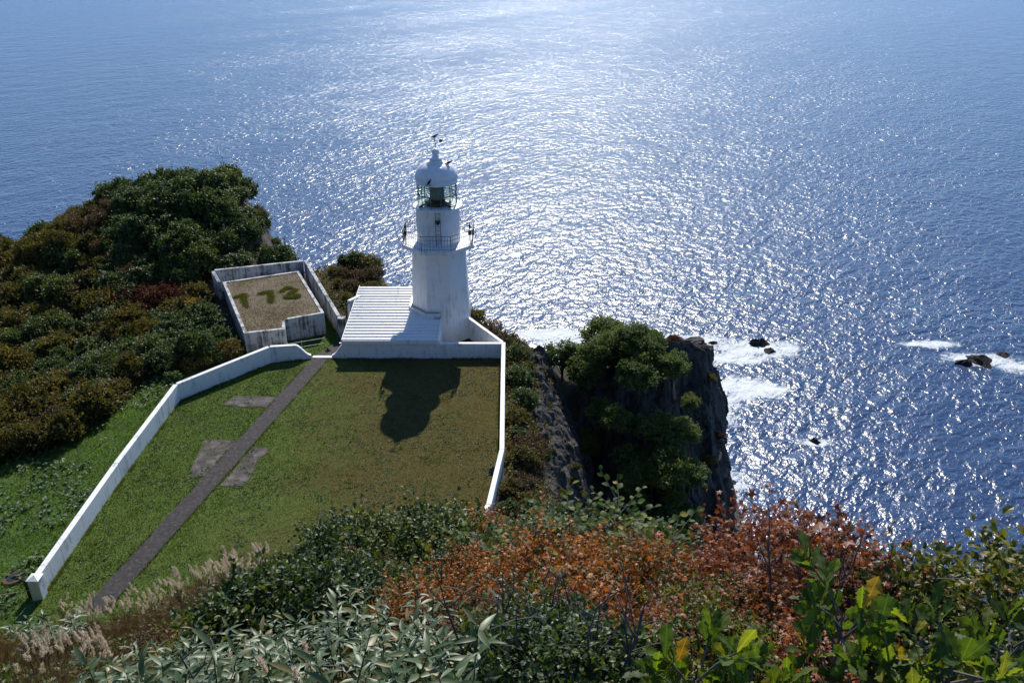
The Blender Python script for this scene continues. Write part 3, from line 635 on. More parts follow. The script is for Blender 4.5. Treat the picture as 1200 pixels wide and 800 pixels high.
MB().prism([(RX0 - 0.05, RY0 - 0.05), (RX0 - 0.004, RY0 - 0.05), (RX0 - 0.004, RY1), (RX0 - 0.05, RY1)], [1.28, 1.28, 2.0, 2.0], [1.62, 1.62, 2.34, 2.34]).build('verge_trim', M_WHITE, rf)
MB().prism([(RX1 + 0.004, RY0 - 0.05), (RX1 + 0.05, RY0 - 0.05), (RX1 + 0.05, 57.8), (RX1 + 0.004, 57.8)], [1.28, 1.28, 1.56, 1.56], [1.60, 1.60, 1.90, 1.90]).build('verge_trim', M_WHITE, rf)
MB().tube([(RX1 - 0.6, FY - 0.02, 1.3), (RX1 - 0.6, FY - 0.05, 0.02)], 0.035, 8).build('downpipe', M_WHITE, bd)
MB().box(-12.3, -11.4, FY - 0.16, FY - 0.02, 1.20, 1.28).build('bracket', M_GALV, bd)
an = MB().tube([(-8.9, 61.6, 2.1), (-8.9, 61.6, 2.75), (-8.55, 61.9, 4.1)], [0.02, 0.015, 0.008], 6).build('antenna', M_METAL, bd)

# handrail and posts by the gate
gr = empty('gate_railing', (-14.9, 56.4, -0.4)); tag(gr, 'short grey pipe railing beside the gate in the left wall', 'railing')
pa, pb = Vector((-1.5, -0.45, 0)), Vector((0.95, 0.55, 0))
for t in (0.0, 0.38, 1.0):
    p = pa.lerp(pb, t); MB().tube([(p.x, p.y, 0), (p.x, p.y, 0.95)], 0.03, 8).build('post', M_GALV, gr)
for z in (0.90, 0.48): MB().tube([(pa.x, pa.y, z), (pb.x, pb.y, z)], 0.024, 8).build('rail', M_GALV, gr)
cp = empty('concrete_post', (-12.95, 59.0, -0.5)); tag(cp, 'grey square concrete post at the end of the yard wall', 'post')
bevel(MB().box(-0.28, 0.28, -0.25, 0.25, 0, 1.75).build('post', M_CONC, cp), 0.02)
pp = MB().tube([(-12.45, 58.6, -0.4), (-12.45, 58.6, 2.2), (-12.40, 58.75, 2.42), (-12.2, 59.0, 2.5), (-12.0, 59.2, 2.45)], 0.05, 8).build('standpipe', M_DARK)
tag(pp, 'dark bent pipe standing beside the left end of the metal roof', 'pipe')
lw = empty('link_wall'); tag(lw, 'short white wall stub behind the metal roof edge', 'wall')
wall_strip([(-12.6, 60.0), (-11.9, 61.2)], 0.25, -1.0, [(0, 2.25), (1, 2.2)], lw, -1)
bk = obj('stone_block', rock_mesh('stone_block', 0.34, 0.34, 2.2, M_PAD, 12, 5)); bk.location = (-13.55, 56.0, -0.2); tag(bk, 'pale rough block at the foot of the gate railing', 'block')

# ------------------------------------------------------------------ concrete bunker with planted roof
bk = empty('concrete_bunker', (0, 0, 0)); tag(bk, 'weathered concrete bunker with grassed flat roof inside a parapet yard', 'building')
RZ = 1.3
C_BL, C_BR, C_FR = (-24.05, 65.9), (-18.3, 68.45), (-14.37, 59.66)
C_S1, C_S2, C_FL = (-17.08, 58.4), (-16.68, 56.75), (-19.49, 56.0)
roofp = [C_FL, C_S2, C_S1, C_FR, C_BR, C_BL]
bevel(MB().prism(roofp, -1.0, RZ - 0.12).build('wall', M_CONC, bk), 0.02)
def curb(a, b, w=0.22, z0=RZ - 0.118, z1=RZ + 0.05):
    a, b = Vector(a), Vector(b); d = (b - a).normalized(); nv = Vector((-d.y, d.x)) * w
    MB().prism([(a + d * 0.003)[:], (b - d * 0.003)[:], (b + nv - d * w)[:], (a + nv + d * w)[:]], z0, z1).build('curb', M_CONC, bk)
for i in range(6): curb(roofp[i], roofp[(i + 1) % 6])
cx = sum(p[0] for p in roofp) / 6; cy = sum(p[1] for p in roofp) / 6
def inset(P, w):
    out = []
    for i in range(len(P)):
        a, b, c = Vector(P[i - 1]), Vector(P[i]), Vector(P[(i + 1) % len(P)])
        d1 = (b - a).normalized(); d2 = (c - b).normalized(); n1 = Vector((-d1.y, d1.x)); n2 = Vector((-d2.y, d2.x))
        m = n1 + n2; out.append((b + m * (w / max(0.3, 1 + n1.dot(n2))))[:])
    return out
MB().prism(inset(roofp, 0.23), RZ - 0.117, RZ - 0.02).build('planted_roof', M_SEDUM, bk)
pw = empty('yard_wall', (0, 0, 0)); tag(pw, 'tall weathered concrete wall behind and right of the bunker', 'wall')
wall_strip([(-24.98, 67.0), (-18.04, 69.2)], 0.28, -1.2, [(0, 1.95), (1, 1.95)], pw, 1)
wall_strip([(-18.02, 69.2 + 0.20), (-13.0, 58.6)], 0.28, -1.2, [(0, 1.94), (0.5, 1.55), (1, 1.12)], pw, 1)
wall_strip([(-24.99, 66.99), (-24.2, 65.9)], 0.28, -1.2, [(0, 1.93), (1, 1.4)], pw, -1)
for o in pw.children: o.data.materials[0] = M_CONC

# ------------------------------------------------------------------ foliage kit
def T_diamond(fold=0.18): return np.array([(0, 0, 0), (0.32, 0.5, fold * 0.6), (0, 1.0, 0), (-0.32, 0.5, fold * 0.6)]), [(0, 1, 2), (0, 2, 3)]
def T_ovate(w=0.34, fold=0.10, curl=0.12):
    v = [(0, 0, 0), (w * 0.75, 0.22, fold), (w, 0.5, fold - curl * .3), (w * 0.62, 0.8, fold - curl), (0, 1.0, -curl * 1.5), (-w * 0.62, 0.8, fold - curl), (-w, 0.5, fold - curl * .3), (-w * 0.75, 0.22, fold), (0, 0.5, 0)]
    return np.array(v), [(0, 1, 8), (1, 2, 8), (2, 3, 8), (3, 4, 8), (4, 5, 8), (5, 6, 8), (6, 7, 8), (7, 0, 8)]
def T_lance(w=0.11, curl=0.22):
    v = [(0, 0, 0)]
    for t in (0.12, 0.35, 0.6, 0.82):
        ww = w * math.sin(math.pi * (t ** 0.75)) ; z = -curl * t * t
        v += [(-ww, t, z + 0.25 * ww), (0, t, z), (ww, t, z + 0.25 * ww)]
    v.append((0, 1, -curl)); f = [(0, 2, 1), (0, 3, 2)]
    for i in range(3):
        b = 1 + 3 * i; f += [(b, b + 1, b + 4, b + 3), (b + 1, b + 2, b + 5, b + 4)]
    f += [(10, 11, 13), (11, 12, 13)]
    return np.array(v), f
def T_oak(curl=0.18, seed=0):
    """obovate oak leaf with rounded lobes, folded on its midrib"""
    r = random.Random(seed); ts = np.linspace(0.05, 0.97, 15); v = [(0, 0, 0)]; n = len(ts)
    for i, t in enumerate(ts):
        w = 0.30 * (t ** 0.8) * max(0.05, 1 - ((t - 0.08) ** 6)) + 0.03
        if t > 0.9: w *= 0.62
        w *= (1.0 if i % 2 else 0.74)
        z = -curl * t * t; wave = 0.03 * math.sin(t * 17 + seed)
        v += [(-w * r.uniform(.92, 1.06), t + 0.02 * (i % 2), z + 0.28 * w + wave), (0, t, z), (w * r.uniform(.92, 1.06), t + 0.02 * (i % 2), z + 0.28 * w - wave)]
    v.append((0, 1.03, -curl)); f = [(0, 2, 1), (0, 3, 2)]
    for i in range(n - 1):
        b = 1 + 3 * i; f += [(b, b + 1, b + 4, b + 3), (b + 1, b + 2, b + 5, b + 4)]
    e = len(v) - 1; b = 1 + 3 * (n - 1); f += [(b, b + 1, e), (b + 1, b + 2, e)]
    return np.array(v), f
def T_star(curl=0.1):   # small five-lobed autumn leaf
    v = [(0, 0.35, 0.03)]; k = 11
    for i in range(k):
        a = math.pi * (-0.5 + 2 * i / k) ; r = 0.55 if i % 2 else 0.24
        if i == 0: r = 0.36
        v.append((r * math.cos(a), 0.35 + r * math.sin(a) * 1.1, -curl * r))
    return np.array(v), [(0, 1 + i, 1 + (i + 1) % k) for i in range(k)]
def unit(a): return a / np.maximum(np.linalg.norm(a, axis=1, keepdims=True), 1e-9)
def leaves(name, tpl, P, D, N, S, mat, val, smooth=False):
    """one mesh of many leaves: P origin, D axis, N upper side, S length, val colour 0..1"""
    tv, tf = tpl; D = unit(D); X = unit(np.cross(D, N)); N = np.cross(X, D)
    V = P[:, None, :] + S[:, None, None] * (tv[None, :, 0, None] * X[:, None, :] + tv[None, :, 1, None] * D[:, None, :] + tv[None, :, 2, None] * N[:, None, :])
    k = len(tv); m = len(P); F = []
    sizes = {len(f) for f in tf}
    if len(sizes) == 1:
        F = (np.array(tf)[None] + (np.arange(m) * k)[:, None, None]).reshape(-1, sizes.pop())
    else:
        F = [tuple(i + j * k for i in f) for j in range(m) for f in tf]
    return mesh(name, V.reshape(-1, 3), F, mat, smooth, np.repeat(np.clip(val, 0, 1), k))
def rdir(n, up=0.0): a = rng.normal(size=(n, 3)); a = unit(a); a[:, 2] += up; return unit(a)

def crown_points(n_clump, per, rx, rz, cz, clump_r, shell=0.55):
    """leaf points gathered in clumps over an uneven ellipsoid dome"""
    a = rng.random(n_clump) * 2 * math.pi; cu = rng.uniform(-0.35, 1, n_clump)
    su = np.sqrt(1 - cu ** 2); rr = shell + (1 - shell) * rng.random(n_clump)
    lump = 1 + 0.28 * vnoise(np.cos(a) * su * 1.7 + 20, np.sin(a) * su * 1.7, cu * 1.7 + rng.random() * 40)
    C = np.stack([np.cos(a) * su * rx * rr * lump, np.sin(a) * su * rx * rr * lump, cz + cu * rz * rr * lump], -1)
    cr = clump_r * rng.uniform(0.6, 1.25, n_clump)
    P = np.repeat(C, per, 0); off = rng.normal(size=(len(P), 3)) * np.array([1, 1, 0.6]) * np.repeat(cr, per)[:, None] * 0.55
    tone = np.repeat(rng.normal(0, 0.13, n_clump), per)
    out = unit(C - np.array([0, 0, cz * 0.5]))
    return C, P + off, np.repeat(out, per, 0), tone
def stems_mesh(C, cz, r0, mat, n=26, base_r=0.15, b=None):
    b = b or MB(); k = min(n, len(C)); sel = rng.choice(len(C), k, replace=False)
    for i in sel:
        c = C[i]; s = Vector((rng.normal() * base_r, rng.normal() * base_r, -0.25)); e = Vector(c)
        mid = s.lerp(e, 0.5) + Vector((rng.normal() * .12, rng.normal() * .12, 0.12)) * cz
        b.tube([s, mid, e], [r0, r0 * 0.6, r0 * 0.2], 5)
    return b.me('stems', mat)
def shrub_proto(kind, mat, rx, rz, cz, n_clump, per, size, tpl, clump_r=0.34, bark=M_BARK, mean=0.5, up=0.55, stem_r=0.03, spread=0.2, n_stem=26, accent=None):
    C, P, O, tone = crown_points(n_clump, per, rx, rz, cz, clump_r)
    D = unit(O * 0.5 + rdir(len(P)) * 0.9); N = unit(rdir(len(P)) * 0.75 + O * 0.5 + np.array([0, 0, up]))
    S = size * np.exp(rng.normal(0, 0.28, len(P)))
    val = mean + tone + rng.normal(0, spread, len(P))
    root = empty(kind, (0, 0, -500))
    sh = MB(); nsh = 16 if size > 0.062 else 30                                     # long shoots that break the outline
    for i in rng.choice(len(C), min(nsh, len(C)), replace=False):
        c = C[i]; dv = unit((c - np.array([0, 0, cz * .4]) + rng.normal(size=3) * .25 + np.array([0, 0, .35]))[None])[0]; ln_ = rx * rng.uniform(.25, .6)
        e = c + dv * ln_; bend = np.array([rng.normal() * .06, rng.normal() * .06, 0.0])
        sh.tube([c, (c + e) / 2 + bend, e], [stem_r * .4, stem_r * .3, stem_r * .15], 4)
        m = int(rng.integers(8, 16)); t = rng.random(m)[:, None]
        P = np.concatenate([P, c + (e - c) * t + rng.normal(size=(m, 3)) * .02]); D = np.concatenate([D, unit(rdir(m) + dv * .6)]); N = np.concatenate([N, unit(rdir(m) * .6 + np.array([0, 0, .8]))])
        S = np.concatenate([S, size * rng.uniform(.7, 1.3, m)]); val = np.concatenate([val, mean + .12 + rng.normal(0, spread, m)])
    obj('crown', leaves('crown', tpl, P, D, N, S, mat, val), root)
    obj('stems', stems_mesh(C, cz, stem_r, bark, n_stem, b=sh), root)
    return root
class Kind:
    """a few prototypes of one plant; put() places a copy of one of them"""
    def __init__(s, protos): s.p = protos; s.first = [True] * len(protos)
    def put(s, loc, label, cat, group, scale=1.0, squash=None, tilt=0.10):
        k = rng.integers(len(s.p)); sc = scale if squash is None else (scale, scale, scale * squash)
        sc = sc if hasattr(sc, '__len__') else (sc, sc, sc)
        t = (rng.normal() * tilt, rng.normal() * tilt)
        if s.first[k]:
            s.first[k] = False; r = s.p[k]; r.location = loc; r.scale = sc; r.rotation_euler = (*t, rng.random() * 6.28)
        else: r = copy_tree(s.p[k], loc, rng.random() * 6.28, sc, t)
        tag(r, label, cat, group); return r
    def done(s):
        for f, p in zip(s.first, s.p):
            if f:
                for c in list(p.children): bpy.data.objects.remove(c)
                bpy.data.objects.remove(p)
DIA = T_diamond(); OV = T_ovate()
K_DARK = Kind([shrub_proto('evergreen_shrub', L_DARK, 1.25, 1.0, 0.95, 120, 42, 0.155, OV, 0.30) for _ in range(3)])
K_OLIVE = Kind([shrub_proto('olive_shrub', L_OLIVE, 1.2, 0.95, 0.85, 85, 36, 0.17, DIA, 0.30, mean=0.45) for _ in range(3)])
K_BROWN = Kind([shrub_proto('twiggy_shrub', L_BROWN, 1.2, 0.95, 0.85, 70, 30, 0.15, DIA, 0.32, M_TWIG, n_stem=60, stem_r=0.022) for _ in range(2)])
K_RUST = Kind([shrub_proto('rust_shrub', L_RUST, 1.1, 0.8, 0.75, 75, 36, 0.16, DIA, 0.30) for _ in range(2)])
K_YEL = Kind([shrub_proto('yellow_shrub', L_YELLOW, 0.9, 0.55, 0.7, 50, 30, 0.16, DIA, 0.26)])
K_LOWGREEN = Kind([shrub_proto('leafy_shrub', L_WEED, 0.9, 0.6, 0.5, 55, 30, 0.20, OV, 0.30) for _ in range(2)])

def pix(X, Y, z):
    c, s = math.cos(PITCH), math.sin(PITCH); f = Y * c - (z - CAM_H) * s; v = -(Y * s + (z - CAM_H) * c)
    return 600 + X / f * 1000, 400 + v / f * 1000
# ---- headland and the scrub left of the wall: jittered grid of shrubs over the terrain
WALLP = np.array([(-14, 55.4), (-17.3, 54.6), (-22.3, 48.9), (-22.6, 30), (-27, 28), (-31, 33.5), (-26.0, 45), (-24.5, 50.5), (-20.0, 55.2), (-20.4, 57), (-25.6, 66.5), (-25.6, 68.0), (-17.6, 70.3), (-12, 58)], float)
spots = []
yy = 33.0
while yy < 90:
    st_ = 1.36 + max(0, yy - 50) * 0.010
    xx = -74.0
    while xx < -18:
        x = xx + rng.uniform(-.6, .6); y = yy + rng.uniform(-.6, .6); xx += st_
        z = g1(x, y); px_, py_ = pix(x, y, z + 1)
        if px_ < -45 or px_ > 330 or py_ < 150 or py_ > 640: continue
        if poly_sd(WALLP, np.array([x]), np.array([y]))[0] < 1.0: continue
        if poly_sd(CLIFF, np.array([x]), np.array([y]))[0] > (0.5 if y > 70 else -0.3): continue
        if poly_sd(np.array(LAWN, float), np.array([x]), np.array([y]))[0] < 1.9: continue
        if y < 43 and x > -31.5 - (43 - y) * 0.12: continue
        spots.append((x, y, z, px_, py_))
    yy += st_ * 0.9
def on_left(x, y, z, px_, py_):
    n = float(fbm(x * 0.13, y * 0.13, 11.0)) + float(rng.normal()) * 0.12
    band = 'on the skyline of the left headland' if y > 77 else ('on the shaded slope of the left headland' if y > 66 else ('in the hollow left of the bunker' if y > 55 else 'on the bank above the left wall'))
    if 262 < px_ and 345 < py_ < 385 or (228 < px_ < 262 and 350 < py_ < 385 and n > -0.1):
        return K_LOWGREEN, 'leafy_shrub', 'low leafy green shrub beside the bunker wall', 0.85
    if 150 < px_ < 240 and 330 < py_ < 368: return (K_RUST, 'r', 'rust brown shrub in the hollow below the headland trees', 1.0) if n > -0.25 else (K_OLIVE, 'o', 'olive shrub among the rust brown ones below the headland', 1.0)
    if y > 64:
        if px_ < 85 + 70 * n: return (K_BROWN, 'b', 'brown half bare shrub ' + band, 0.95) if n > 0.1 else (K_OLIVE, 'o', 'olive brown shrub ' + band, 0.95)
        if px_ > 125 + 60 * n: return K_DARK, 'd', 'dark glossy evergreen shrub ' + band, 1.0 + 0.12 * rng.random()
        if n > 0.12: return K_BROWN, 'b', 'brown half bare shrub ' + band, 1.0
        return (K_OLIVE, 'o', 'olive brown shrub ' + band, 1.0) if n > -0.2 else (K_DARK, 'd', 'dark glossy evergreen shrub ' + band, 0.95)
    if y > 54 and n < -0.14: return K_DARK, 'd', 'dark glossy evergreen shrub ' + band, 0.9
    if n > 0.22: return K_BROWN, 'b', 'brown half bare shrub ' + band, 0.9
    if n < -0.26: return K_DARK, 'd', 'dark glossy evergreen shrub ' + band, 0.85
    return K_OLIVE, 'o', 'olive brown shrub ' + band, 0.95
def zone(px_): return 'far left' if px_ < 45 else ('left' if px_ < 95 else ('middle' if px_ < 150 else ('right' if px_ < 210 else 'far right')))
for s_ in spots:
    k, _, lab, sc = on_left(*s_)
    if lab.startswith(('dark', 'olive brown', 'brown')): lab += f', {zone(s_[3])} part'
    k.put((s_[0], s_[1], s_[2] - 0.1), lab, 'shrub', lab.replace('shrub', 'shrubs'), sc * rng.uniform(0.55, 1.2), rng.uniform(0.8, 1.35))
for (px_, py_, n_) in ((238, 362, 0), (248, 372, 1), (232, 352, 2), (258, 380, 3)):
    pass
for k, (x, y) in enumerate(((-24.6, 61.2), (-24.0, 60.0), (-25.4, 62.6))):
    K_YEL.put((x, y, g1(x, y) + 0.7), 'bright yellow leaved shrub in the hollow left of the bunker', 'shrub', 'yellow shrubs left of the bunker', 0.75)
for k, (x, y) in enumerate([(-23.2, 51.3), (-22.6, 52.6), (-21.8, 53.4), (-21.0, 54.3), (-20.3, 55.2), (-22.0, 54.9), (-21.2, 56.0), (-20.4, 56.6), (-23.6, 53.0), (-21.6, 57.4)]):
    (K_OLIVE if k % 3 else K_LOWGREEN).put((x, y, g1(x, y) - .05), 'low bush squeezed between the white wall and the bunker', 'shrub', 'bushes between wall and bunker', rng.uniform(.5, .75))
K_DARK.put((-29.0, 80.5, g1(-29, 80.5) + .3), 'wind bent dark bush standing tallest at the right end of the headland', 'shrub', None, 1.0)
for k in range(26):
    t = rng.random(); x = -25.8 + 3.2 * t + rng.uniform(.4, 2.4) * .9; y = 82 - 10.5 * t + rng.uniform(-1, 1)
    kd, w = [(K_OLIVE, 'olive'), (K_BROWN, 'brown'), (K_DARK, 'dark green')][k % 3]
    if poly_sd(CLIFF, np.array([x]), np.array([y]))[0] < 3.2: kd.put((x, y, g1(x, y) - .05), f'{w} tuft hanging on the cliff edge of the left headland', 'shrub', f'{w} tufts on the headland cliff', rng.uniform(.35, .7))
print('left shrubs', len(spots))

# ---- scrub between bunker and building, and behind the diagonal wall
for k, (x, y, kd, sc) in enumerate([(-15.4, 73.4, K_DARK, 0.55), (-14.2, 73.0, K_DARK, 0.7), (-12.9, 72.2, K_OLIVE, 0.8), (-12.2, 70.6, K_BROWN, 0.7), (-16.0, 71.6, K_OLIVE, 0.45), (-14.8, 70.8, K_BROWN, 0.6),
                                    (-13.4, 70.2, K_BROWN, 0.65), (-13.8, 68.2, K_BROWN, 0.6), (-12.2, 68.0, K_OLIVE, 0.55), (-13.9, 65.8, K_OLIVE, 0.45), (-12.3, 65.4, K_BROWN, 0.5), (-12.6, 63.4, K_OLIVE, 0.4), (-15.2, 69.0, K_OLIVE, 0.4)]):
    kd.put((x, y, g1(x, y) - 0.05), 'scrubby bush on the rocky knoll between bunker and metal roof', 'shrub', 'bushes on the knoll behind the metal roof', sc)
K_OLIVE.put((-2.9, 60.9, -0.6), 'olive and orange bush showing over the diagonal wall beside the tower', 'shrub', None, 0.8)
K_BROWN.put((-1.6, 59.6, -0.6), 'thin grey twiggy bush behind the diagonal white wall', 'shrub', None, 0.7)
K_BROWN.put((-0.3, 57.6, -0.8), 'thin grey bush outside the corner of the white wall', 'shrub', None, 0.75)

# ---- rocky rib right of the lawn: tilted slabs stepping down to the gully
nu, nv = 260, 150
U, W = np.meshgrid(np.linspace(0, 1, nu), np.linspace(0, 1, nv))
Yr = 33.5 + 25 * U; reach = np.interp(U, [0, 0.3, 0.75, 1], [5.6, 6.2, 5.6, 2.4])
Xr = 0.9 + W * reach; Zr = -1.0 - 0.25 * np.maximum(W * reach - 0.2, 0) - 1.55 * np.maximum(W * reach - 1.1, 0)
lead = (Yr * 0.55 + Xr * 1.15)                                   # slabs lean towards the viewer's right
sl = lead * 0.46 + 0.5 * fbm(Xr * 0.3, Yr * 0.3, 2.0); fr = sl - np.floor(sl)
Zr = Zr + (W > 0.12) * (1.5 * (fr ** 1.8) - 0.5) * sstep(0.1, 0.35, W) + 0.5 * fbm(Xr * 0.7, Yr * 0.7, 6.0) + 0.3 * fbm(Xr * 2.2, Yr * 2.2, 8.0, 4)
drop = sstep(0.86, 1.0, W); Zr = Zr - 9 * drop ** 1.2; Xr = Xr + 0.35 * fbm(Yr * 0.5, Zr * 0.5, 3.0)
# skirt to close it down into the gully
idx = np.arange(nu * nv).reshape(nv, nu)
F = np.stack([idx[:-1, :-1], idx[1:, :-1], idx[1:, 1:], idx[:-1, 1:]], -1).reshape(-1, 4)
rib = obj('rock_slope', mesh('rock_slope', np.stack([Xr, Yr, Zr], -1).reshape(-1, 3), F, M_ROCK)); tag(rib, kind='structure')
rib.modifiers.new('solid', 'SOLIDIFY').thickness = 0.4
def rib_z(x, y):
    i = np.argmin((Xr - x) ** 2 + (Yr - y) ** 2); return float(Zr.ravel()[i])

# ---- the crag: fissured tower of rock falling to the sea
nth, nz = 300, 190
TH, ZT = np.meshgrid(np.linspace(0, 2 * math.pi, nth, endpoint=False), np.linspace(0, 1, nz))
depth = np.where(ZT < 0.75, 15 * (ZT / 0.75) ** 1.1, 15 + 107 * ((ZT - 0.75) / 0.25))
CX, CY = 10.4, 57.8
ca, sa = np.cos(TH), np.sin(TH)
rx = 4.5 + 0.22 * np.minimum(depth, 15) + 0.36 * np.maximum(depth - 15, 0)
ry = 3.2 + np.where(sa < 0, 0.92, 0.3) * np.minimum(depth, 15) + 0.35 * np.maximum(depth - 15, 0)
def cell(a, b, s): i, j = np.floor(a).astype(int), np.floor(b).astype(int); return _perm[i % 64, j % 64, s] * 2 - 1
wt = TH / (2 * math.pi) + 0.02 * fbm(ca * 3 + 2, sa * 3, depth * 0.25); wd = depth + 0.9 * fbm(ca * 5, sa * 5 + 4, depth * 0.3)
fis = 0.55 * fbm(ca * 2.2 + 11, sa * 2.2, depth * 0.05, 4) + 0.35 * fbm(ca * 6 + 3, sa * 6, depth * 0.09, 4) + 0.14 * fbm(ca * 14, sa * 14 + 9, depth * 0.5, 3)
blk = 0.085 * cell(wt * 17, wd / 6.5, 3) + 0.05 * cell(wt * 37, wd / 3.1, 9) + 0.022 * cell(wt * 80, wd / 1.1, 17)
k_ = 1 + 0.26 * fis + blk
Xc = CX + rx * ca * k_; Yc = CY + ry * sa * k_
top = -1.6 + 0.9 * ca + 1.6 * fbm(ca * 2.4 + 5, sa * 2.4, 1.0)
led = 0.5 * fbm(ca * 3, sa * 3, depth * 0.4)
Zc = top - depth + led * sstep(0.2, 1.5, depth)
V = np.stack([Xc, Yc, Zc], -1)
rings = [V.reshape(-1, 3)]
F = []
idx = np.arange(nth * nz).reshape(nz, nth); nxt = np.roll(idx, -1, 1)
F = [tuple(f) for f in np.stack([idx[:-1], idx[1:], nxt[1:], nxt[:-1]], -1).reshape(-1, 4)]
caps = []; base = nth * nz; prev = idx[0]
for s in (0.8, 0.55, 0.3, 0.1):
    ring = np.stack([CX + (V[0, :, 0] - CX) * s, CY + (V[0, :, 1] - CY) * s, V[0, :, 2] + 0.5 * (1 - s) + 0.5 * fbm(V[0, :, 0] * s, V[0, :, 1] * s, 3.0)], -1)
    rings.append(ring); cur = np.arange(base, base + nth); base += nth
    F += [tuple(f) for f in np.stack([prev, np.roll(prev, -1), np.roll(cur, -1), cur], -1)]; prev = cur
F.append(tuple(prev))
crag = obj('crag', mesh('crag', np.concatenate(rings), F, M_ROCK)); tag(crag, kind='structure')
bpy.context.view_layer.update()
def crag_hit(x, y):
    """height of the crag's surface over a point"""
    ok, p, n_, _ = crag.ray_cast(Vector((x, y, 30)), Vector((0, 0, -1))); return p.z if ok else None

# ---- trees on the crag
def tree_proto(kind, mat, h, rx, n_clump, per, size, tpl, mean=0.45):
    root = empty(kind, (0, 0, -500)); cz = h * 0.62; rz = h * 0.40
    C, P, O, tone = crown_points(n_clump, per, rx, rz, cz, 0.42, 0.5)
    D = unit(O * 0.4 + rdir(len(P)) * 0.9); N = unit(rdir(len(P)) * 0.7 + O * 0.4 + np.array([0, 0, 0.7]))
    obj('crown', leaves('crown', tpl, P, D, N, size * rng.uniform(0.6, 1.3, len(P)), mat, mean + tone + rng.normal(0, 0.2, len(P))), root)
    b = MB(); b.tube([(0.1, 0.6, -2.4), (0, 0, -0.4), (0.05, 0.05, h * 0.2), (-0.05, 0.1, h * 0.45), (0, 0, h * 0.75)], [h * 0.04, h * 0.035, h * 0.028, h * 0.02, h * 0.008], 8)
    trunk = b.build('trunk', M_BARK, root)
    lb = MB()
    for i in rng.choice(len(C), min(34, len(C)), replace=False):
        s0 = Vector((0, 0.03, h * rng.uniform(0.12, 0.55))); e = Vector(C[i]); mid = s0.lerp(e, 0.5) + Vector((0, 0, 0.15 * h * 0.3))
        lb.tube([s0, mid, e], [h * 0.012, h * 0.008, h * 0.003], 5)
    obj('limbs', lb.me('limbs', M_BARK), trunk)
    return root
L_TREE = mat_leaf('leaf_tree', [(0.0, (0.053, 0.083, 0.022)), (0.5, (0.105, 0.150, 0.036)), (0.85, (0.165, 0.202, 0.048)), (1.0, (0.239, 0.217, 0.052))], 0.5, 0.42, 0.3)
K_TREE = Kind([tree_proto('crag_tree', L_TREE, 4.6, 2.3, 150, 44, 0.21, OV, 0.5) for _ in range(3)])
TREES = [(8.7, 57.4, 0.81, 'tall dense green tree on top of the crag, highest of the crag trees'), (7.0, 58.6, 0.78, 'dark green tree left of the tallest crag tree'),
         (5.6, 59.0, 0.74, 'round green tree second from the left of the crag group'), (3.9, 58.6, 0.66, 'round green tree at the far left of the crag group'),
         (6.6, 56.4, 0.59, 'dark tree between the tall crag tree and the gully'), (8.6, 55.2, 0.59, 'green tree just below the tallest crag tree'), (10.2, 55.8, 0.46, 'green tree right below the tallest, beside bare rock'),
         (9.0, 53.0, 0.70, 'domed green tree halfway down the crag face'), (6.6, 53.6, 0.53, 'dark tree in the gully left of the domed crag tree'), (11.4, 53.2, 0.55, 'low spreading tree right of the domed crag tree'),
         (7.4, 51.4, 0.52, 'shadowed tree low in the gully under the domed tree'), (9.8, 50.2, 0.63, 'green tree low on the crag face above the foreground leaves'), (11.8, 50.4, 0.53, 'small tree low on the crag face beside bare rock'),
         (12.9, 53.0, 0.30, 'small bush clinging to the bare right face of the crag'), (5.2, 56.8, 0.66, 'thin dark tree at the head of the gully'), (8.4, 49.2, 0.63, 'tree low in the gully just above the foreground'),
         (10.4, 47.6, 0.70, 'sunlit green tree low on the crag face above the red bushes'), (8.2, 46.6, 0.63, 'lowest tree in the gully behind the broad leaves'), (12.2, 48.4, 0.55, 'small sunlit tree right of the low crag tree'),
         (11.6, 45.8, 0.59, 'nearest green tree at the foot of the visible crag')]
for k in range(30):
    x, y = rng.uniform(5.0, 12.6), rng.uniform(45, 58.5)
    if x > 9.5 + 2.4 * sstep(56, 50, y) + rng.uniform(-.4, .4): continue
    TREES.append((x, y, rng.uniform(.38, .56), 'small round crowned tree filling the ' + ('upper' if y > 54 else 'middle' if y > 49.5 else 'lower') + ' crag slope between larger trees'))
for x, y, sc, lab in TREES:
    z = crag_hit(x, y); z = -99 if z is None else z
    z = max(z, g1(x, y), -15)
    K_TREE.put((x, y, z + (0.9 if y < 56.5 else -0.2)), lab, 'tree', 'trees on the crag', sc, rng.uniform(0.9, 1.1), 0.08)
for x, y, kd, sc, lab in [(14.6, 55.4, K_OLIVE, 0.35, 'little olive tuft on the right shoulder of the crag'), (15.2, 53.6, K_RUST, 0.35, 'little rusty tuft on the right edge of the crag'), (12.4, 58.2, K_RUST, 0.45, 'rust tinged low bush on the crag top beside the tall tree'),
                          (14.2, 51.6, K_OLIVE, 0.4, 'little olive tuft low on the right crag face')]:
    z = crag_hit(x, y)
    if z is not None: kd.put((x, y, z - 0.1), lab, 'shrub', None, sc)
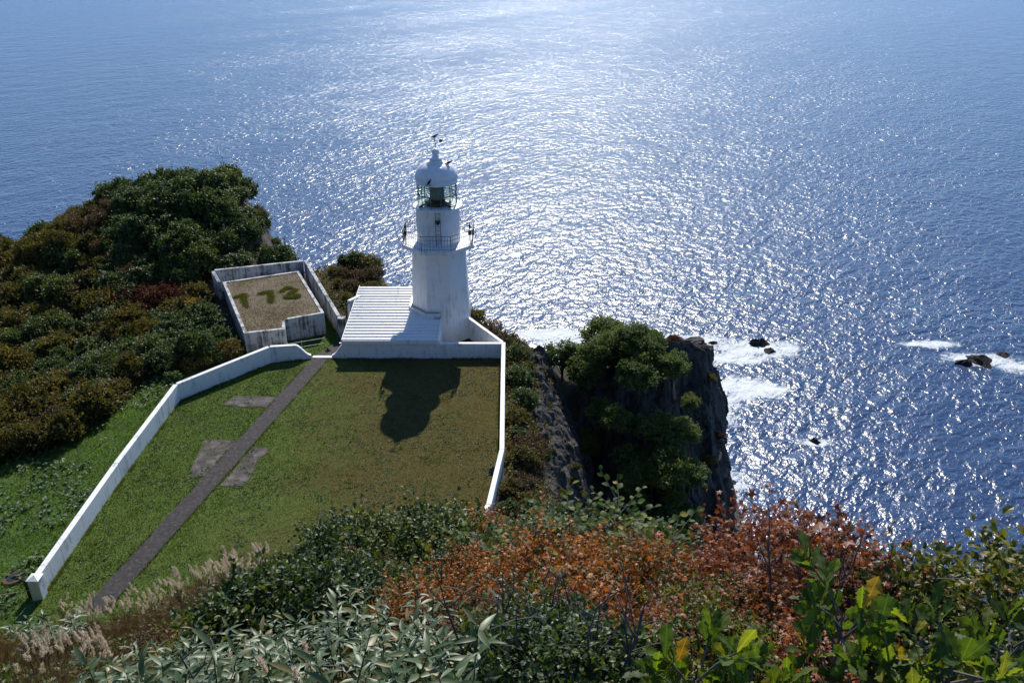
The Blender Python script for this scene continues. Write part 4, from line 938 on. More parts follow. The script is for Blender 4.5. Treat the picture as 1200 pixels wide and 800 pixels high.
# shrubs on the strip outside the right wall
RB = []
for k in range(150):
    x = rng.uniform(-0.35, 2.6); y = rng.uniform(32.5, 57)
    if x < 0.2 and y > 40: continue
    if x > 1.35 + 1.2 * float(fbm(y * 0.25, 3.0, 1.0)): continue
    z = max(g1(x, y), rib_z(x, y)); kd, w = [(K_OLIVE, 'olive'), (K_BROWN, 'brown'), (K_DARK, 'dark green'), (K_LOWGREEN, 'leafy green')][int(rng.choice(4, p=[.4, .25, .2, .15]))]
    where = 'beside the far end of the right wall' if y > 50 else ('beside the middle of the right wall' if y > 43 else 'beside the near end of the right wall')
    kd.put((x, y, z - 0.12), f'low {w} shrub {where} above the rock slabs', 'shrub', f'low {w} shrubs {where}', rng.uniform(0.35, 0.72))
for k in range(22):
    x = rng.uniform(2.4, 6.0); y = rng.uniform(40, 56); K_OLIVE.put((x, y, rib_z(x, y) - 0.08), 'small olive tuft rooted in a crack of the rock slabs', 'shrub', 'tufts on the rock slabs', rng.uniform(0.14, 0.28))

# ------------------------------------------------------------------ grass and ground cover (uncountable)
def blades(name, P, h, w, mat, val, lean=0.5):
    n = len(P); D = np.stack([rng.normal(0, lean, n), rng.normal(0, lean, n), np.ones(n)], -1)
    N = rdir(n); tv = np.array([(-0.5, 0, 0), (0.5, 0, 0), (0.0, 1, 0)])
    D = unit(D); X = unit(np.cross(D, N)); h = np.broadcast_to(h, (n,)); w = np.broadcast_to(w, (n,))
    V = P[:, None, :] + tv[None, :, 0, None] * (w[:, None] * X)[:, None, :] + tv[None, :, 1, None] * (h[:, None] * D)[:, None, :]
    return mesh(name, V.reshape(-1, 3), np.arange(n * 3).reshape(n, 3), mat, False, np.repeat(np.clip(val, 0, 1), 3))
LA = np.array(LAWN)
def inside(P, x, y): return poly_sd(np.array(P, float), x, y) < 0
n = 200000
x = rng.uniform(-22, -0.6, n); y = rng.uniform(27.5, 54.6, n)
pq = np.array([p0.x, p0.y]); dpath = np.abs((x - p0.x) * pn.x + (y - p0.y) * pn.y)
padd = np.zeros(n, bool)
for o in [o for o in bpy.data.objects if o.name.startswith('concrete_pad')]:
    vx = [v.co for v in o.data.vertices]; ring = [(v.x, v.y) for v in vx[:len(vx) // 2]]
    padd |= (poly_sd(np.array(ring), x, y) < -0.10) & (fbm(x * 1.6, y * 1.6, 4.0) > -0.12)
ok = inside(LAWN, x, y) & (dpath > 0.54 + 0.08 * vnoise(y * 2.5, 1.0)) & ~padd
x, y = x[ok], y[ok]
gv = np.clip((x + 14.5) * 0.05 + 0.5 + 0.8 * fbm(x * 0.2, y * 0.2, 2.0) + 0.7 * fbm(x * 1.5, y * 1.5, 7.0) + 0.8 * fbm(x * 5, y * 5, 3.0) + rng.normal(0, .22, len(x)), 0, 1)
gv = np.where(x < -15.5 + 0 * x, gv * 0.45, gv)
hh = (0.03 + 0.05 * rng.random(len(x)) ** 2) * np.where(gv < 0.4, 1.5, 1.0) * (1 + 1.2 * np.maximum(0, fbm(x * 1.2, y * 1.2, 5.0)))
o = obj('lawn_grass', blades('lawn_grass', np.stack([x, y, np.zeros(len(x))], -1), hh, 0.035, L_TURF, gv, 0.8)); tag(o, 'short mown turf of green and straw tones', 'grass', kind='stuff')
n = 3200
x = rng.uniform(-21.5, -0.9, n); y = rng.uniform(31, 54.4, n); ok = inside(LAWN, x, y) & (np.abs((x - p0.x) * pn.x + (y - p0.y) * pn.y) > 0.75) & (fbm(x * .5, y * .5, 15.0) + 0.25 * rng.random(n) > 0.08)
x, y = x[ok], y[ok]; k = 6; x = np.repeat(x, k) + rng.normal(0, .05, len(x) * k); y = np.repeat(y, k) + rng.normal(0, .05, len(y) * k); m = len(x)
o = obj('lawn_weeds', leaves('lawn_weeds', DIA, np.stack([x, y, np.full(m, .02)], -1), rdir(m) * np.array([1, 1, .25]) + np.array([0, 0, .25]), rdir(m) * .3 + np.array([0, 0, 1]), rng.uniform(.06, .13, m), L_WEED, rng.normal(.4, .25, m))); tag(o, 'small weed rosettes dotted over the lawn', 'weeds', kind='stuff')
ex, ey = [], []
for (a, b, cnt_) in [((-21.7, 30.8), (-21.8, 39.8), 900), ((-21.8, 39.8), (-21.6, 48.5), 900), ((-21.6, 48.5), (-17.1, 53.8), 700), ((-17.1, 53.8), (-14.4, 54.5), 300), ((-12.9, 54.55), (-0.9, 54.55), 900), ((-0.85, 54.4), (-0.85, 41.3), 900), ((-0.85, 41.3), (-1.4, 36.4), 400),
                     ((p0 + pn * .6)[:], (p1 + pn * .6)[:], 1500), ((p0 - pn * .6)[:], (p1 - pn * .6)[:], 1500)]:
    t = rng.random(cnt_); ex.append(a[0] + (b[0] - a[0]) * t + rng.normal(0, .05, cnt_)); ey.append(a[1] + (b[1] - a[1]) * t + rng.normal(0, .05, cnt_))
ex = np.concatenate(ex); ey = np.concatenate(ey); kp = fbm(ex * 1.1, ey * 1.1, 21.0) > -0.12; ex, ey = ex[kp], ey[kp]; m = len(ex)
o = obj('edge_grass', blades('edge_grass', np.stack([ex, ey, np.zeros(m)], -1), rng.uniform(.07, .22, m), .03, L_TURF, rng.normal(.3, .25, m), .5)); tag(o, 'taller uncut grass along walls and path edges', 'grass', kind='stuff')
# rank grass on the bank outside the left wall
n = 90000
x = np.concatenate([rng.uniform(-36, -22.2, n), rng.uniform(-19.3, -12.4, 9000)]); y = np.concatenate([rng.uniform(24, 56, n), rng.uniform(55, 62, 9000)])
ok = (x < np.interp(y, [24, 48.7, 54.5], [-22.3, -22.2, -17.8])) | ((x > -19.3) & (y > 55.1) & (poly_sd(np.array(roofp, float), x, y) > 0.05) & ~((x > -14.2) & (y < 58.6) & (x > -14.3 + (y - 55) * 0.32)))
x, y = x[ok], y[ok]; z = ground(x, y)
o = obj('bank_grass', blades('bank_grass', np.stack([x, y, z - 0.02], -1), 0.12 + 0.16 * rng.random(len(x)), 0.04, L_GRASS, np.clip(0.5 + 0.6 * fbm(x * .5, y * .5, 1.0) + rng.normal(0, .2, len(x)), 0, 1), 0.7))
tag(o, 'rank bright green grass on the bank left of the wall', 'grass', kind='stuff')
m_ = poly_sd(WALLP, V[:, 0] * 0, V[:, 1] * 0)[:0]
# butterbur-like weeds in patches on the bank
n = 5200
x = rng.uniform(-34, -22.8, n); y = rng.uniform(27, 52, n); ok = (fbm(x * .35, y * .35, 9.0) + 0.5 * fbm(x * 1.1, y * 1.1, 4.0) > 0.08 - 0.035 * (-23 - x))
x, y = x[ok], y[ok]; z = ground(x, y) + 0.12 + 0.15 * rng.random(len(x)); m = len(x)
o = obj('bank_weeds', leaves('bank_weeds', OV, np.stack([x, y, z], -1), rdir(m) * np.array([1, 1, .3]), rdir(m) * .4 + np.array([0, 0, 1.0]), rng.uniform(.14, .32, m), L_WEED, rng.normal(.6, .25, m)))
tag(o, 'broad leaved weeds spread over the grass bank', 'weeds', kind='stuff')
# undergrowth under all the scrub
n = 110000
x = np.concatenate([rng.uniform(-72, -18, n), rng.uniform(-26, 9, n // 2), rng.uniform(-18, -9, 9000), rng.uniform(-0.3, 3, 14000)]); y = np.concatenate([rng.uniform(36, 90, n), rng.uniform(3, 37, n // 2), rng.uniform(63, 76, 9000), rng.uniform(36, 59, 14000)])
keep = (poly_sd(WALLP, x, y) > 0.3) & ~((x > -34) & (x < -22) & (y < 44) & (y > 30)) & (poly_sd(CLIFF, x, y) < 1.0)
z = ground(x, y); keep &= ~((z < 0.4) & (x > -23.0) & (y < 62) & (x < -0.35)); x, y, z = x[keep], y[keep], z[keep]; m = len(x)
o = obj('undergrowth', leaves('undergrowth', DIA, np.stack([x, y, z + 0.05 + 0.45 * rng.random(m) ** 2], -1), rdir(m), rdir(m) * .6 + np.array([0, 0, 0.7]), rng.uniform(.10, .26, m), L_OLIVE, np.clip(0.35 + .6 * fbm(x * .2, y * .2, 2.0) + rng.normal(0, .2, m), 0, 1)))
tag(o, 'low tangled undergrowth beneath the shrubs', 'undergrowth', kind='stuff')
# turf and moss on the bunker roof
n = 36000
x = rng.uniform(-25, -14, n); y = rng.uniform(55.5, 69, n); ok = inside(inset(roofp, 0.3), x, y); x, y = x[ok], y[ok]
wet = sstep(63, 57, y) + 0.7 * fbm(x * .4, y * .4, 6.0); ok = rng.random(len(x)) < 0.22 + 0.8 * np.clip(wet + 0.15, 0, 1); x, y = x[ok], y[ok]
o = obj('roof_turf', blades('roof_turf', np.stack([x, y, np.full(len(x), RZ - 0.03)], -1), 0.05 + 0.05 * rng.random(len(x)), 0.05, L_TURF, rng.normal(.55, .2, len(x)), 0.8)); tag(o, 'thin dry turf on the bunker roof', 'grass', kind='stuff')
MOUNDS = [([(-22.1, 62.7), (-21.55, 63.3), (-21.25, 62.2), (-20.6, 60.8)], 'left grassy ridge shaped like a hook on the bunker roof'),
          ([(-20.3, 63.5), (-19.6, 63.95), (-19.3, 63.0), (-18.95, 61.7)], 'middle grassy ridge with a bare brown end on the bunker roof'),
          ([(-18.7, 63.9), (-18.4, 64.8), (-17.6, 64.3), (-17.9, 63.4), (-18.05, 62.6), (-17.1, 62.75), (-17.3, 63.3)], 'right curling grassy ridge on the bunker roof')]
for P, lab in MOUNDS:
    pts = []
    for a, b in zip(P[:-1], P[1:]):
        for t in np.linspace(0, 1, 130): pts.append((a[0] + (b[0] - a[0]) * t, a[1] + (b[1] - a[1]) * t))
    pts = np.array(pts); pts = pts[fbm(pts[:, 0] * 2.2, pts[:, 1] * 2.2, 31.0) > -0.22]; k = 5; Q = np.repeat(pts, k, 0) + rng.normal(0, .13, (len(pts) * k, 2)); zz = RZ + 0.03 * np.exp(-rng.random(len(Q)) * 2)
    e = empty('grass_ridge', (P[0][0], P[0][1], RZ)); tag(e, lab, 'mound', 'grass ridges on the bunker roof')
    off = np.array([P[0][0], P[0][1], RZ])
    b = MB().tube([(p[0] - off[0], p[1] - off[1], 0.0) for p in P], 0.06, 8).build('soil_ridge', M_SOIL, e)
    obj('grass', blades('grass', np.column_stack([Q, zz]) - off, 0.07 + .09 * rng.random(len(Q)), 0.05, L_TURF, rng.normal(.42, .3, len(Q)), 0.8), e)['kind'] = 'stuff'
# inspection cover and rope on the bank
zc = g1(-23.75, 31.6)
mc = empty('inspection_cover', (-23.75, 31.6, zc + 0.03), 0); tag(mc, 'round rusty iron cover in the grass beside the wall end post', 'cover')
mc.rotation_euler = (0, R(-6), 0)
MB().lathe([(0.50, -0.15), (0.50, 0.05), (0.46, 0.08), (0.33, 0.08)], 28).build('rim', M_RUST, mc); MB().lathe([(0.29, 0.0), (0.29, 0.09), (0.08, 0.11), (0.08, 0.15), (0.02, 0.15)], 24).build('lid', M_DARK, mc)
rp = MB().tube([(-27.5, 29.6, g1(-27.5, 29.6) + 0.55), (-25, 29.9, g1(-25, 29.9) + 0.42), (-22.2, 30.3, 0.5)], 0.016, 6).build('rope', M_ROPE); tag(rp, 'pale rope strung across the grass to the wall end post', 'rope')
jb = MB().box(-22.45, -22.22, 30.4, 30.65, -0.5, 0.95).build('marker_post', M_DARK); tag(jb, 'dark short marker post just behind the white end post', 'post')

# ------------------------------------------------------------------ foreground slope planting
def hill(x, y): return g1(x, y)
STAR = T_star(); LAN = T_lance()
K_ORANGE = Kind([shrub_proto('autumn_shrub', L_ORANGE, 0.80, 0.62, 0.85, 74, 30, 0.060, STAR, 0.25, M_TWIG, n_stem=44, stem_r=0.010, mean=0.5, spread=0.28) for _ in range(3)])
K_RED = Kind([shrub_proto('red_shrub', L_RED, 0.85, 0.72, 0.85, 62, 22, 0.060, STAR, 0.26, M_TWIG, n_stem=44, stem_r=0.010, mean=0.5, spread=0.25) for _ in range(2)])
K_YG = Kind([shrub_proto('yellow_green_shrub', L_YGREEN, 0.75, 0.6, 0.80, 75, 32, 0.065, OV, 0.22, M_TWIG, n_stem=46, stem_r=0.011) for _ in range(2)])
K_FDARK = Kind([shrub_proto('vine_thicket', L_DARK, 0.90, 0.62, 0.75, 100, 36, 0.085, OV, 0.24, mean=0.5, n_stem=36, stem_r=0.012, spread=0.25) for _ in range(3)])
K_FBROWN = Kind([shrub_proto('withered_shrub', L_BROWN, 0.75, 0.6, 0.80, 50, 22, 0.07, STAR, 0.24, M_TWIG, n_stem=70, stem_r=0.011, mean=0.6) for _ in range(2)])
def fan(px, d):
    """a point of the slope in the direction the photograph's column px has, d metres out"""
    x = (px - 600) / 775.0 * d; return x, d
def place(kd, px, d, lab, cat, grp, sc=1.0, sink=0.1, sq=None):
    if lab.endswith(('above the lawn', 'among the dark thickets', 'in the middle foreground', 'ones in the middle')):
        z_ = (', left end' if px < 300 else ', left of centre' if px < 400 else ', central' if px < 480 else ', right end') if px < 560 else (', left' if px < 630 else ', middle' if px < 700 else ', right')
        z_ += ' near' if d < 12 else ' far'; lab += z_ + ' part'; grp += z_
    x, y = fan(px, d); return kd.put((x, y, hill(x, y) - sink), lab, cat, grp, sc, sq)
# dark vine thickets along the crest in the middle and left
cells = []
def band(px0, px1, d0, d1, step, fn):
    d = d0
    while d < d1:
        p = px0 + rng.uniform(0, 1) * step / d * 775
        while p < px1:
            fn(p + rng.uniform(-.3, .3) * step / d * 775, d + rng.uniform(-.3, .3) * step); p += step / d * 775
        d += step * 0.85
def mid_fn(p, d):
    r = rng.random()
    if p < 380 and d > 17: return
    if p < 340 and d > 12.5 and r < 0.6: return
    if p < 560:
        if d < 10.6 - max(0, p - 400) * 0.018: return                         # bamboo grows here
        if r < 0.52: place(K_FDARK, p, d, 'dark green leafy thicket on the crest above the lawn', 'shrub', 'dark thickets on the crest', rng.uniform(.6, 1.35))
        elif r < 0.72: place(K_YG, p, d, 'yellow green small leaved bush among the dark thickets', 'shrub', 'yellow green bushes in the thickets', rng.uniform(.7, .95))
        elif r < 0.86: place(K_FBROWN, p, d, 'withered brown bush among the dark thickets', 'shrub', 'withered bushes in the thickets', rng.uniform(.7, .95))
        elif p > 380: place(K_ORANGE, p, d, 'orange leaved bush among the dark thickets', 'shrub', 'orange bushes in the thickets', rng.uniform(.7, .9))
        return
    if p < 770:
        if d > 11.5 and p > 600: 
            if r < 0.5: place(K_FDARK, p, d, 'dark leafy thicket below the broad leaved branches', 'shrub', 'thickets below the crest', 0.8)
            return
        if d < 6.6:
            if r < 0.22: place(K_FBROWN, p, d, 'thin bare twigged bush near the viewer at bottom centre', 'shrub', 'bare bushes bottom centre', .85)
            elif r < 0.42: place(K_YG, p, d, 'yellow green bush near the viewer at bottom centre', 'shrub', 'yellow green bushes bottom centre', .8)
            else: place(K_FDARK, p, d, 'dark green bush near the viewer at bottom centre', 'shrub', 'dark bushes bottom centre', .75)
            return
        if d > 8.4 or p > 660:
            if r < 0.66: place(K_ORANGE, p, d, 'bright orange autumn bush in the middle foreground', 'shrub', 'orange bushes in the middle foreground', rng.uniform(.75, 1.0))
            elif r < 0.80: place(K_YG, p, d, 'yellow green bush between the orange ones in the middle', 'shrub', 'yellow green bushes in the middle', .8)
            else: place(K_FDARK, p, d, 'dark green bush between the orange ones in the middle', 'shrub', 'dark bushes in the middle', .8)
        else:
            if r < 0.4: place(K_FDARK, p, d, 'dark green bush below the orange ones in the middle', 'shrub', 'dark bushes below the orange', .85)
            elif r < 0.7: place(K_FBROWN, p, d, 'grey twiggy bush below the orange ones in the middle', 'shrub', 'twiggy bushes below the orange', .9)
            else: place(K_ORANGE, p, d, 'orange bush low among grey twigs in the middle', 'shrub', 'low orange bushes', .8)
        return
    if p < 1000:
        if d < 5.4: return
        if d < 7.4: (place(K_YG, p, d, 'yellow green small leaved bush above the oak leaves', 'shrub', 'yellow green bushes above the oak', .8) if r < .65 else place(K_RED, p, d, 'red brown bush above the oak leaves', 'shrub', 'red bushes above the oak', .75))
        elif p < 935 and d < 10: place(K_RED, p, d, 'red autumn bush on the crest before the crag foot', 'shrub', 'red bushes on the crest', rng.uniform(.7, 1.0)) if r < .55 else place(K_FDARK, p, d, 'dark green bush among the red ones on the crest', 'shrub', 'dark bushes on the crest', .7) if r < .72 else place(K_YG, p, d, 'yellow green bush among the red ones on the crest', 'shrub', 'yellow bushes on the crest', .75)
        return
    if d < 5.2 or d > 8.2: return
    if r < 0.35: place(K_FBROWN, p, d, 'withered brown bush at the right against the sea', 'shrub', 'withered bushes at the right', .75)
    elif r < 0.55: place(K_YG, p, d, 'yellow green bush at the right against the sea', 'shrub', 'yellow green bushes at the right', .7)
    else: place(K_FDARK, p, d, 'dark green bush at the right against the sea', 'shrub', 'dark bushes at the right', .7)
band(120, 1260, 5.0, 20.0, 1.12, mid_fn)
# taller individuals that break the skyline of the slope
for px, d, kd, sc, lab in [(452, 16.5, K_FDARK, 1.25, 'pointed dark green bush standing up against the lawn'), (352, 18.5, K_FDARK, 1.2, 'round dark bush at the lawn edge left of centre'),
                           (640, 10.5, K_ORANGE, 1.05, 'orange bush topping the middle of the crest'), (962, 8.0, K_RED, 1.3, 'tallest red bush standing against the sea'), (930, 8.5, K_RED, 1.15, 'lower red bush left of the tallest red one'), (890, 8.9, K_RED, 1.05, 'red bush between the crag foot and the tallest red bush'), (985, 8.4, K_ORANGE, 1.1, 'orange bush behind the tallest red bush'), (1035, 7.8, K_RED, 0.85, 'small red bush at the right end of the red ones'),
                           (1008, 7.6, K_RED, 1.15, 'red brown bush right of the tall red one'), (1110, 7.2, K_FDARK, 1.05, 'dark green bush standing against the sea at right'), (1185, 7.0, K_YG, 1.35, 'tall yellow brown bush at the right edge'),
                           (1150, 6.6, K_FBROWN, 0.9, 'withered bush between the two tall bushes at right')]:
    place(kd, px, d, lab, 'shrub', None, sc)

# --- plants whose leaves can be told apart: every leaf a part
def leaf_mesh(name, tpl, mat, v): tv, tf = tpl; return mesh(name, tv, tf, mat, True, np.full(len(tv), v))
def orient(p, d, nrm, s):
    d = Vector(d).normalized(); x = d.cross(Vector(nrm)).normalized(); z = x.cross(d)
    return Matrix.Translation(p) @ Matrix(((x.x, d.x, z.x, 0), (x.y, d.y, z.y, 0), (x.z, d.z, z.z, 0), (0, 0, 0, 1))) @ Matrix.Diagonal((s, s, s, 1))
SASA = [leaf_mesh('leaf', T_lance(rng.uniform(.10, .14), rng.uniform(.08, .4)), L_SASA, v) for v in (0.25, 0.4, 0.55, 0.65, 0.8, 0.98)]
def sasa_proto():
    root = empty('bamboo_grass', (0, 0, -500)); h = rng.uniform(0.7, 1.05)
    tip = Vector((rng.normal() * .12, rng.normal() * .12, h))
    obj('stem', MB().tube([(0, 0, -0.3), (0, 0, 0), tip * 0.6 + Vector((.02, 0, 0)), tip], [.009, .009, .007, .004], 5).me('stem', L_SASA), root)
    n = int(rng.integers(11, 15))
    for i in range(n):
        a = i * 2.4 + rng.normal() * .3; el = rng.uniform(0.05, 0.75); d = Vector((math.cos(a) * math.cos(el), math.sin(a) * math.cos(el), math.sin(el)))
        p = tip * (1 - 0.38 * i / n) ; s = rng.uniform(.13, .23)
        obj('leaf', SASA[int(rng.choice(6, p=[.2, .22, .22, .2, .12, .04]))], root, orient(p, d, (rng.normal() * .3, rng.normal() * .3, 1), s))
    return root
K_SASA = Kind([sasa_proto() for _ in range(7)])
cnt = 0
def sasa_fn(p, d):
    global cnt
    lim = np.interp(p, [0, 60, 150, 300, 430, 540, 600], [7.5, 8.0, 9.6, 11.0, 10.0, 7.6, 4.0])
    if d > lim or p > 560: return
    x, y = fan(p, d); z = hill(x, y); cnt += 1
    where = 'bottom left corner' if p < 160 else ('bottom left bamboo thicket' if p < 360 else 'bamboo thicket left of bottom centre')
    K_SASA.put((x, y, z + 0.05), f'pale green bamboo grass plant in the {where}', 'bamboo', f'bamboo plants in the {where}', rng.uniform(.85, 1.25), None, 0.2)
band(60, 580, 4.6, 11.2, 0.40, sasa_fn)
for k in range(16):
    x, y = fan(rng.uniform(0, 90), rng.uniform(17, 23)); K_SASA.put((x, y, hill(x, y)), 'pale bamboo grass plant at the left edge below the wall end', 'bamboo', 'bamboo plants at the left edge', 1.7)
OAKL = [leaf_mesh('leaf', T_oak(rng.uniform(.05, .3), i), L_OAK, v) for i, v in enumerate((0.2, 0.35, 0.45, 0.55, 0.62, 0.78, 0.95))]
def oak(px, d, h, spread, nb, lab, up=0.0, s0=.14, s1=.25):
    x, y = fan(px, d); root = empty('oak_sapling', (x, y, hill(x, y))); tag(root, lab, 'oak', 'oak saplings near the viewer')
    tr = MB().tube([(0, 0, -0.3), (0.03, 0.02, h * 0.45), (0.0, 0.05, h)], [.028, .022, .008], 7).build('trunk', M_TWIG, root)
    for b in range(nb):
        a = b * 2.399 + rng.normal() * .3; t = rng.uniform(.35, 1.0); p0_ = Vector((0.02, 0.03, h * t)); ln_ = spread * rng.uniform(.5, 1.0) * (1.15 - 0.4 * t)
        e = p0_ + Vector((math.cos(a) * ln_, math.sin(a) * ln_, rng.uniform(.0, .35) + 0.1))
        MB().tube([p0_, p0_.lerp(e, .5) + Vector((0, 0, .03)), e], [.010, .008, .005], 5).build('twig', M_TWIG, tr)
        ax = (e - p0_).normalized()
        for j in range(int(rng.integers(6, 10))):            # leaves in a whorl at the twig's end
            aa = j * 2.399 + rng.normal() * .25; u = ax.orthogonal().normalized(); w = ax.cross(u)
            dd = (u * math.cos(aa) + w * math.sin(aa)) * rng.uniform(.5, 1.0) + ax * rng.uniform(.3, .9) + Vector((0, 0, rng.uniform(.0, .7)))
            pp_ = e - ax * 0.02 * j
            obj('leaf', OAKL[int(rng.choice(7, p=[.18, .2, .2, .17, .13, .09, .03]))], root, orient(pp_, dd, Vector((rng.normal() * .6, rng.normal() * .6 - .3, .8)), rng.uniform(s0, s1)))
    return root
oak(1000, 4.9, 1.45, 0.55, 20, 'large dark oak sapling right of bottom centre')
oak(1065, 4.6, 1.15, 0.5, 13, 'oak sapling right of the large dark one')
oak(1150, 4.5, 1.15, 0.5, 15, 'yellowing oak sapling at the bottom right corner')
oak(1215, 4.7, 1.3, 0.5, 12, 'oak sapling cut off by the right edge')
oak(830, 4.4, 0.85, 0.5, 14, 'low oak sapling at the bottom edge right of centre')
oak(900, 4.4, 0.80, 0.45, 11, 'low oak sapling between the bottom edge ones')
BRL = [leaf_mesh('leaf', T_ovate(rng.uniform(.36, .46), .08, rng.uniform(.05, .2)), L_BROAD, v) for v in (0.2, 0.35, 0.5, 0.65, 0.8, 0.97)]
def broad(px, d, h, spread, nb, lab, s0=.09, s1=.16):
    nb = int(nb * 1.4)
    x, y = fan(px, d); root = empty('broadleaf_bush', (x, y, hill(x, y))); tag(root, lab, 'bush', 'broad leaved bushes on the crest')
    tr = MB().tube([(0, 0, -0.3), (0.03, 0.02, h * 0.5), (0.0, 0.05, h)], [.022, .018, .007], 6).build('trunk', M_TWIG, root)
    for b in range(nb):
        a = b * 2.399 + rng.normal() * .3; t = rng.uniform(.35, 1.0); p0_ = Vector((0.02, 0.03, h * t)); ln_ = spread * rng.uniform(.4, 1.0)
        e = p0_ + Vector((math.cos(a) * ln_, math.sin(a) * ln_, rng.uniform(.05, .4)))
        MB().tube([p0_, e], [.009, .004], 5).build('twig', M_TWIG, tr)
        for j in range(5):
            q = p0_.lerp(e, 0.4 + 0.6 * j / 4); sd = (-1) ** j; side = (e - p0_).normalized().cross(Vector((0, 0, 1))) * sd
            dd = side * rng.uniform(.4, 1) + (e - p0_).normalized() * .6 + Vector((0, 0, rng.uniform(-.2, .4)))
            obj('leaf', BRL[int(rng.choice(6, p=[.2, .22, .22, .2, .1, .06]))], root, orient(q, dd, Vector((rng.normal() * .35, rng.normal() * .35 - .1, 1)), rng.uniform(s0, s1)))
for px, d, h, sp, nb, lab in [(620, 12.2, 1.3, .8, 16, 'broad leaved green bush at the lower end of the right wall'), (665, 12.0, 1.35, .85, 18, 'broad leaved green bush right of the wall end'),
                              (705, 11.6, 1.25, .85, 18, 'broad leaved green bush below the rock slabs'), (738, 11.2, 1.3, .85, 18, 'broad leaved green bush below the crag gully'), (778, 10.6, 1.15, .75, 16, 'rightmost broad leaved green bush, before the dark crag'),
                              (560, 12.8, 1.35, .7, 13, 'broad leaved bush against the lawn corner'), (690, 10.6, 1.0, .7, 12, 'broad leaved bush behind the orange leaves'), (760, 9.8, .95, .65, 12, 'low broad leaved bush above the red leaves'), (642, 12.8, 1.5, .7, 14, 'tall broad leaved bush just right of the wall end'), (720, 12.4, 1.5, .8, 16, 'tall broad leaved bush at the foot of the slabs'), (590, 11.6, 1.2, .7, 12, 'broad leaved bush in front of the wall end')]:
    broad(px, d, h, sp, nb, lab)
for k in (K_ORANGE, K_RED, K_YG, K_FDARK, K_FBROWN, K_SASA, K_DARK, K_OLIVE, K_BROWN, K_RUST, K_YEL, K_LOWGREEN, K_TREE): k.done()

# --- plumed grass along the lawn edge and the reddish dry grass round it
def plume_mesh(i):
    n = 150; t = rng.random(n); P = np.stack([rng.normal(0, .012, n), rng.normal(0, .012, n) + 0.05 * t * t, 0.30 * t], -1)
    D = np.stack([rng.normal(0, .5, n), rng.normal(0.2, .5, n), np.ones(n)], -1)
    return blades2('plume', P, D, 0.085 * (1.1 - t * .6), 0.012, L_PLUME, rng.random(n))
def blades2(name, P, D, h, w, mat, val):
    n = len(P); D = unit(D); X = unit(np.cross(D, rdir(n))); tv = np.array([(-0.5, 0.1, 0), (0.5, 0.1, 0), (0.0, 1, 0)])
    V = P[:, None, :] + tv[None, :, 0, None] * (w * X)[:, None, :] + tv[None, :, 1, None] * (np.broadcast_to(h, (n,))[:, None] * D)[:, None, :]
    return mesh(name, V.reshape(-1, 3), np.arange(n * 3).reshape(n, 3), mat, False, np.repeat(val, 3))
PLM = [plume_mesh(i) for i in range(4)]
def arch_blades(n, h):
    V = []; F = []; val = []
    for i in range(n):
        a = rng.random() * 6.28; r = rng.uniform(.1, .45) * h; hh = h * rng.uniform(.5, 1.0); w = .008
        px_, py_ = -math.sin(a) * w, math.cos(a) * w; b = len(V); v_ = rng.random()
        for t in (0, .4, .75, 1):
            q = r * t * t * 1.6; z = hh * (t - 0.35 * t * t * t); ww = 1 - t * .95
            V += [(math.cos(a) * q + px_ * ww, math.sin(a) * q + py_ * ww, z), (math.cos(a) * q - px_ * ww, math.sin(a) * q - py_ * ww, z)]; val += [v_, v_]
        for j in range(3): F.append((b + 2 * j, b + 2 * j + 1, b + 2 * j + 3, b + 2 * j + 2))
    return mesh('blades', V, F, L_DRYGRASS, False, val)
BL = [arch_blades(60, 0.95) for _ in range(4)]
def susuki(x, y, z, n, lab, grp, sc):
    root = empty('plume_grass', (x, y, z), rng.random() * 6.28, sc); tag(root, lab, 'grass clump', grp)
    obj('blades', BL[int(rng.integers(4))], root)
    for i in range(n):
        a = rng.random() * 6.28; r = rng.uniform(.05, .35); h = rng.uniform(.9, 1.3); e = Vector((math.cos(a) * r, math.sin(a) * r, h))
        obj('stalk', MB().tube([(0, 0, 0), e * .6 + Vector((0, 0, .05)), e], [.006, .005, .004], 4).me('stalk', L_DRYGRASS), root)
        obj('plume', PLM[int(rng.integers(4))], root, Matrix.Translation(e) @ Matrix.Rotation(a, 4, 'Z') @ Matrix.Rotation(rng.uniform(.0, .4), 4, 'Y'))
for k in range(84):
    px = rng.uniform(60, 330) if k < 60 else rng.uniform(5, 130); d = (np.interp(px, [60, 150, 250, 330], [29, 28, 25.5, 22.5]) - abs(rng.normal()) * 2.0) if k < 60 else rng.uniform(11, 20)
    x, y = fan(px, d); z = hill(x, y)
    if k < 60: susuki(x, y, z, int(rng.integers(2, 5)), 'pale plumed grass clump ' + ('along the lower lawn edge by the path' if px > 140 else 'below the white end post'), 'plumed grass by the ' + ('path' if px > 140 else 'end post'), rng.uniform(1.0, 1.35))
    else: susuki(x, y, z, 3, 'pale plumed grass clump on the slope at the left edge', 'plumed grass at the left edge', 1.0)
for k in range(5):
    x, y = fan(rng.uniform(150, 420), rng.uniform(5.2, 7.5)); susuki(x, y, hill(x, y) + .2, 1, 'single plumed grass stalk rising through the bamboo', 'plume stalks in the bamboo', .8)
n = 60000
px = rng.uniform(-40, 420, n); d = rng.uniform(8.5, 30, n); x = (px - 600) / 775 * d; y = d; z = ground(x, y)
ok = (d > np.interp(px, [0, 150, 300, 420], [8.5, 9, 12.5, 16.5])) & (z > 0.1) & (fbm(x * .3, y * .3, 2.0) + rng.normal(0, .15, n) > -.25); x, y, z = x[ok], y[ok], z[ok]; m = len(x)
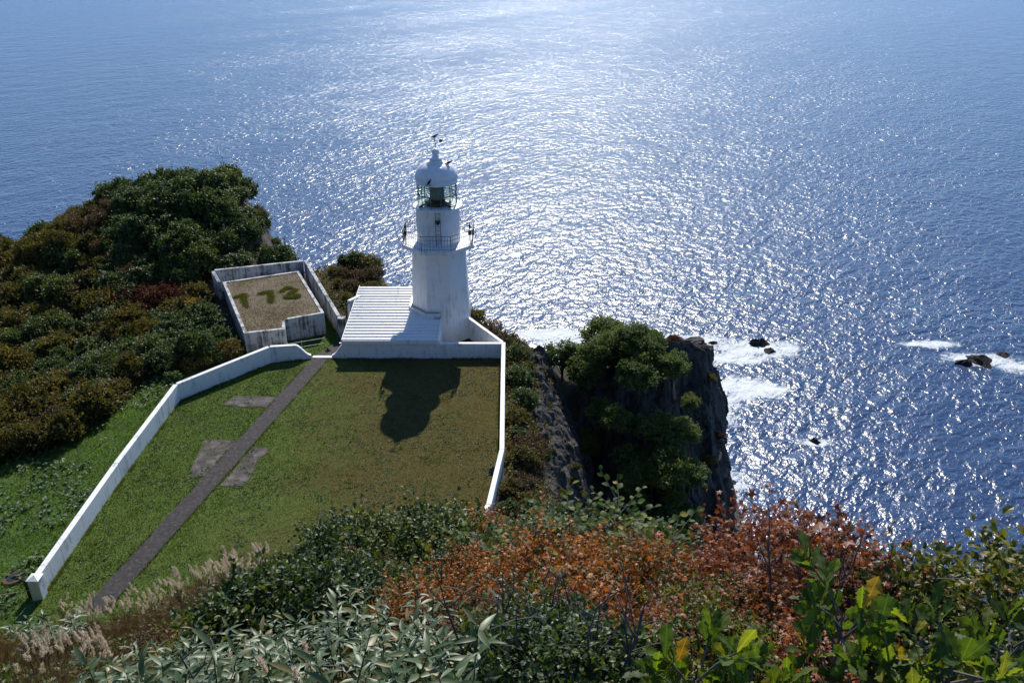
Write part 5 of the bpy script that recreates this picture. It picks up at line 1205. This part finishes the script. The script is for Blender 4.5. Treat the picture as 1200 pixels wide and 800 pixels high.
o = obj('dry_grass', blades('dry_grass', np.stack([x, y, z - .05], -1), rng.uniform(.35, .95, m), 0.03, L_DRYGRASS, np.clip(.45 + .7 * fbm(x * .25, y * .25, 5.0) + rng.normal(0, .2, m), 0, 1), .45)); tag(o, 'reddish brown dry grass on the slope above the lawn', 'grass', kind='stuff')
n = 9000
px = rng.uniform(-40, 420, n); d = rng.uniform(9, 28, n); x = (px - 600) / 775 * d; y = d; z = ground(x, y)
ok = (d > np.interp(px, [0, 150, 300, 420], [9, 9, 12.5, 16])) & (z > 0.1) & (fbm(x * .4, y * .4, 12.0) > .0); x, y, z = x[ok], y[ok], z[ok]; m = len(x)
o = obj('slope_weeds', leaves('slope_weeds', OV, np.stack([x, y, z + rng.uniform(.1, .7, m)], -1), rdir(m), rdir(m) * .5 + np.array([0, 0, 1]), rng.uniform(.09, .2, m), L_DARK, rng.normal(.6, .25, m))); tag(o, 'green weeds mixed through the dry grass slope', 'weeds', kind='stuff')

# --- bare branches lying over the thickets
def bare(px, d, h, lab, seed, lean):
    r = random.Random(seed); x, y = fan(px, d); root = empty('bare_sapling', (x, y, hill(x, y))); tag(root, lab, 'bare branch', 'bare branches in the foreground')
    tip = Vector((lean[0], lean[1], h)); pts = [tip * t + Vector((r.uniform(-.04, .04), r.uniform(-.04, .04), 0)) * (t > 0) for t in (0, .25, .5, .75, 1)]
    tr = MB().tube(pts, [.020, .017, .013, .009, .004], 6).build('trunk', M_TWIG, root)
    for i in range(7):
        t = r.uniform(.3, .95); s_ = tip * t; e = s_ + Vector((r.uniform(-.35, .35), r.uniform(-.3, .3), r.uniform(.1, .4)))
        MB().tube([s_, s_.lerp(e, .5) + Vector((r.uniform(-.04, .04), 0, .02)), e], [.008, .006, .003], 5).build('twig', M_TWIG, tr)
bare(215, 5.3, 1.1, 'grey bare branch lying over the bamboo at lower left', 1, (1.0, .3)); bare(250, 5.0, 1.2, 'second bare branch over the bamboo, right of the first', 2, (-.5, .2))
bare(560, 6.0, 1.4, 'crooked bare branch at the bottom left of centre', 3, (-.4, .5)); bare(600, 7.5, 1.5, 'dark bare branch rising before the orange leaves', 4, (.4, .2))
for k_, (px_, d_) in enumerate([(575, 5.4), (610, 5.8), (640, 5.2), (655, 6.1), (675, 5.6), (710, 5.9), (745, 5.5), (625, 6.6), (690, 6.9), (590, 6.4)]): bare(px_, d_, 1.15 + .04 * k_, 'thin grey twiggy sapling in the dark thicket at bottom centre', 30 + k_, (.3 * math.sin(k_ * 2.1), .25))
bare(690, 5.2, 1.3, 'thin bare sapling at bottom centre', 5, (.1, .3)); bare(730, 5.4, 1.3, 'second thin bare sapling at bottom centre', 6, (.25, .2)); bare(915, 7.2, 1.9, 'bare shoot rising through the red leaves to the sea', 7, (-.1, .3)); bare(960, 7.0, 2.0, 'slanting bare shoot right of the red bush', 8, (.5, .3)); bare(1100, 6.6, 1.75, 'bare shoot against the sea at right', 9, (.05, .2))
print('objects', len(bpy.data.objects), 'sasa', cnt)
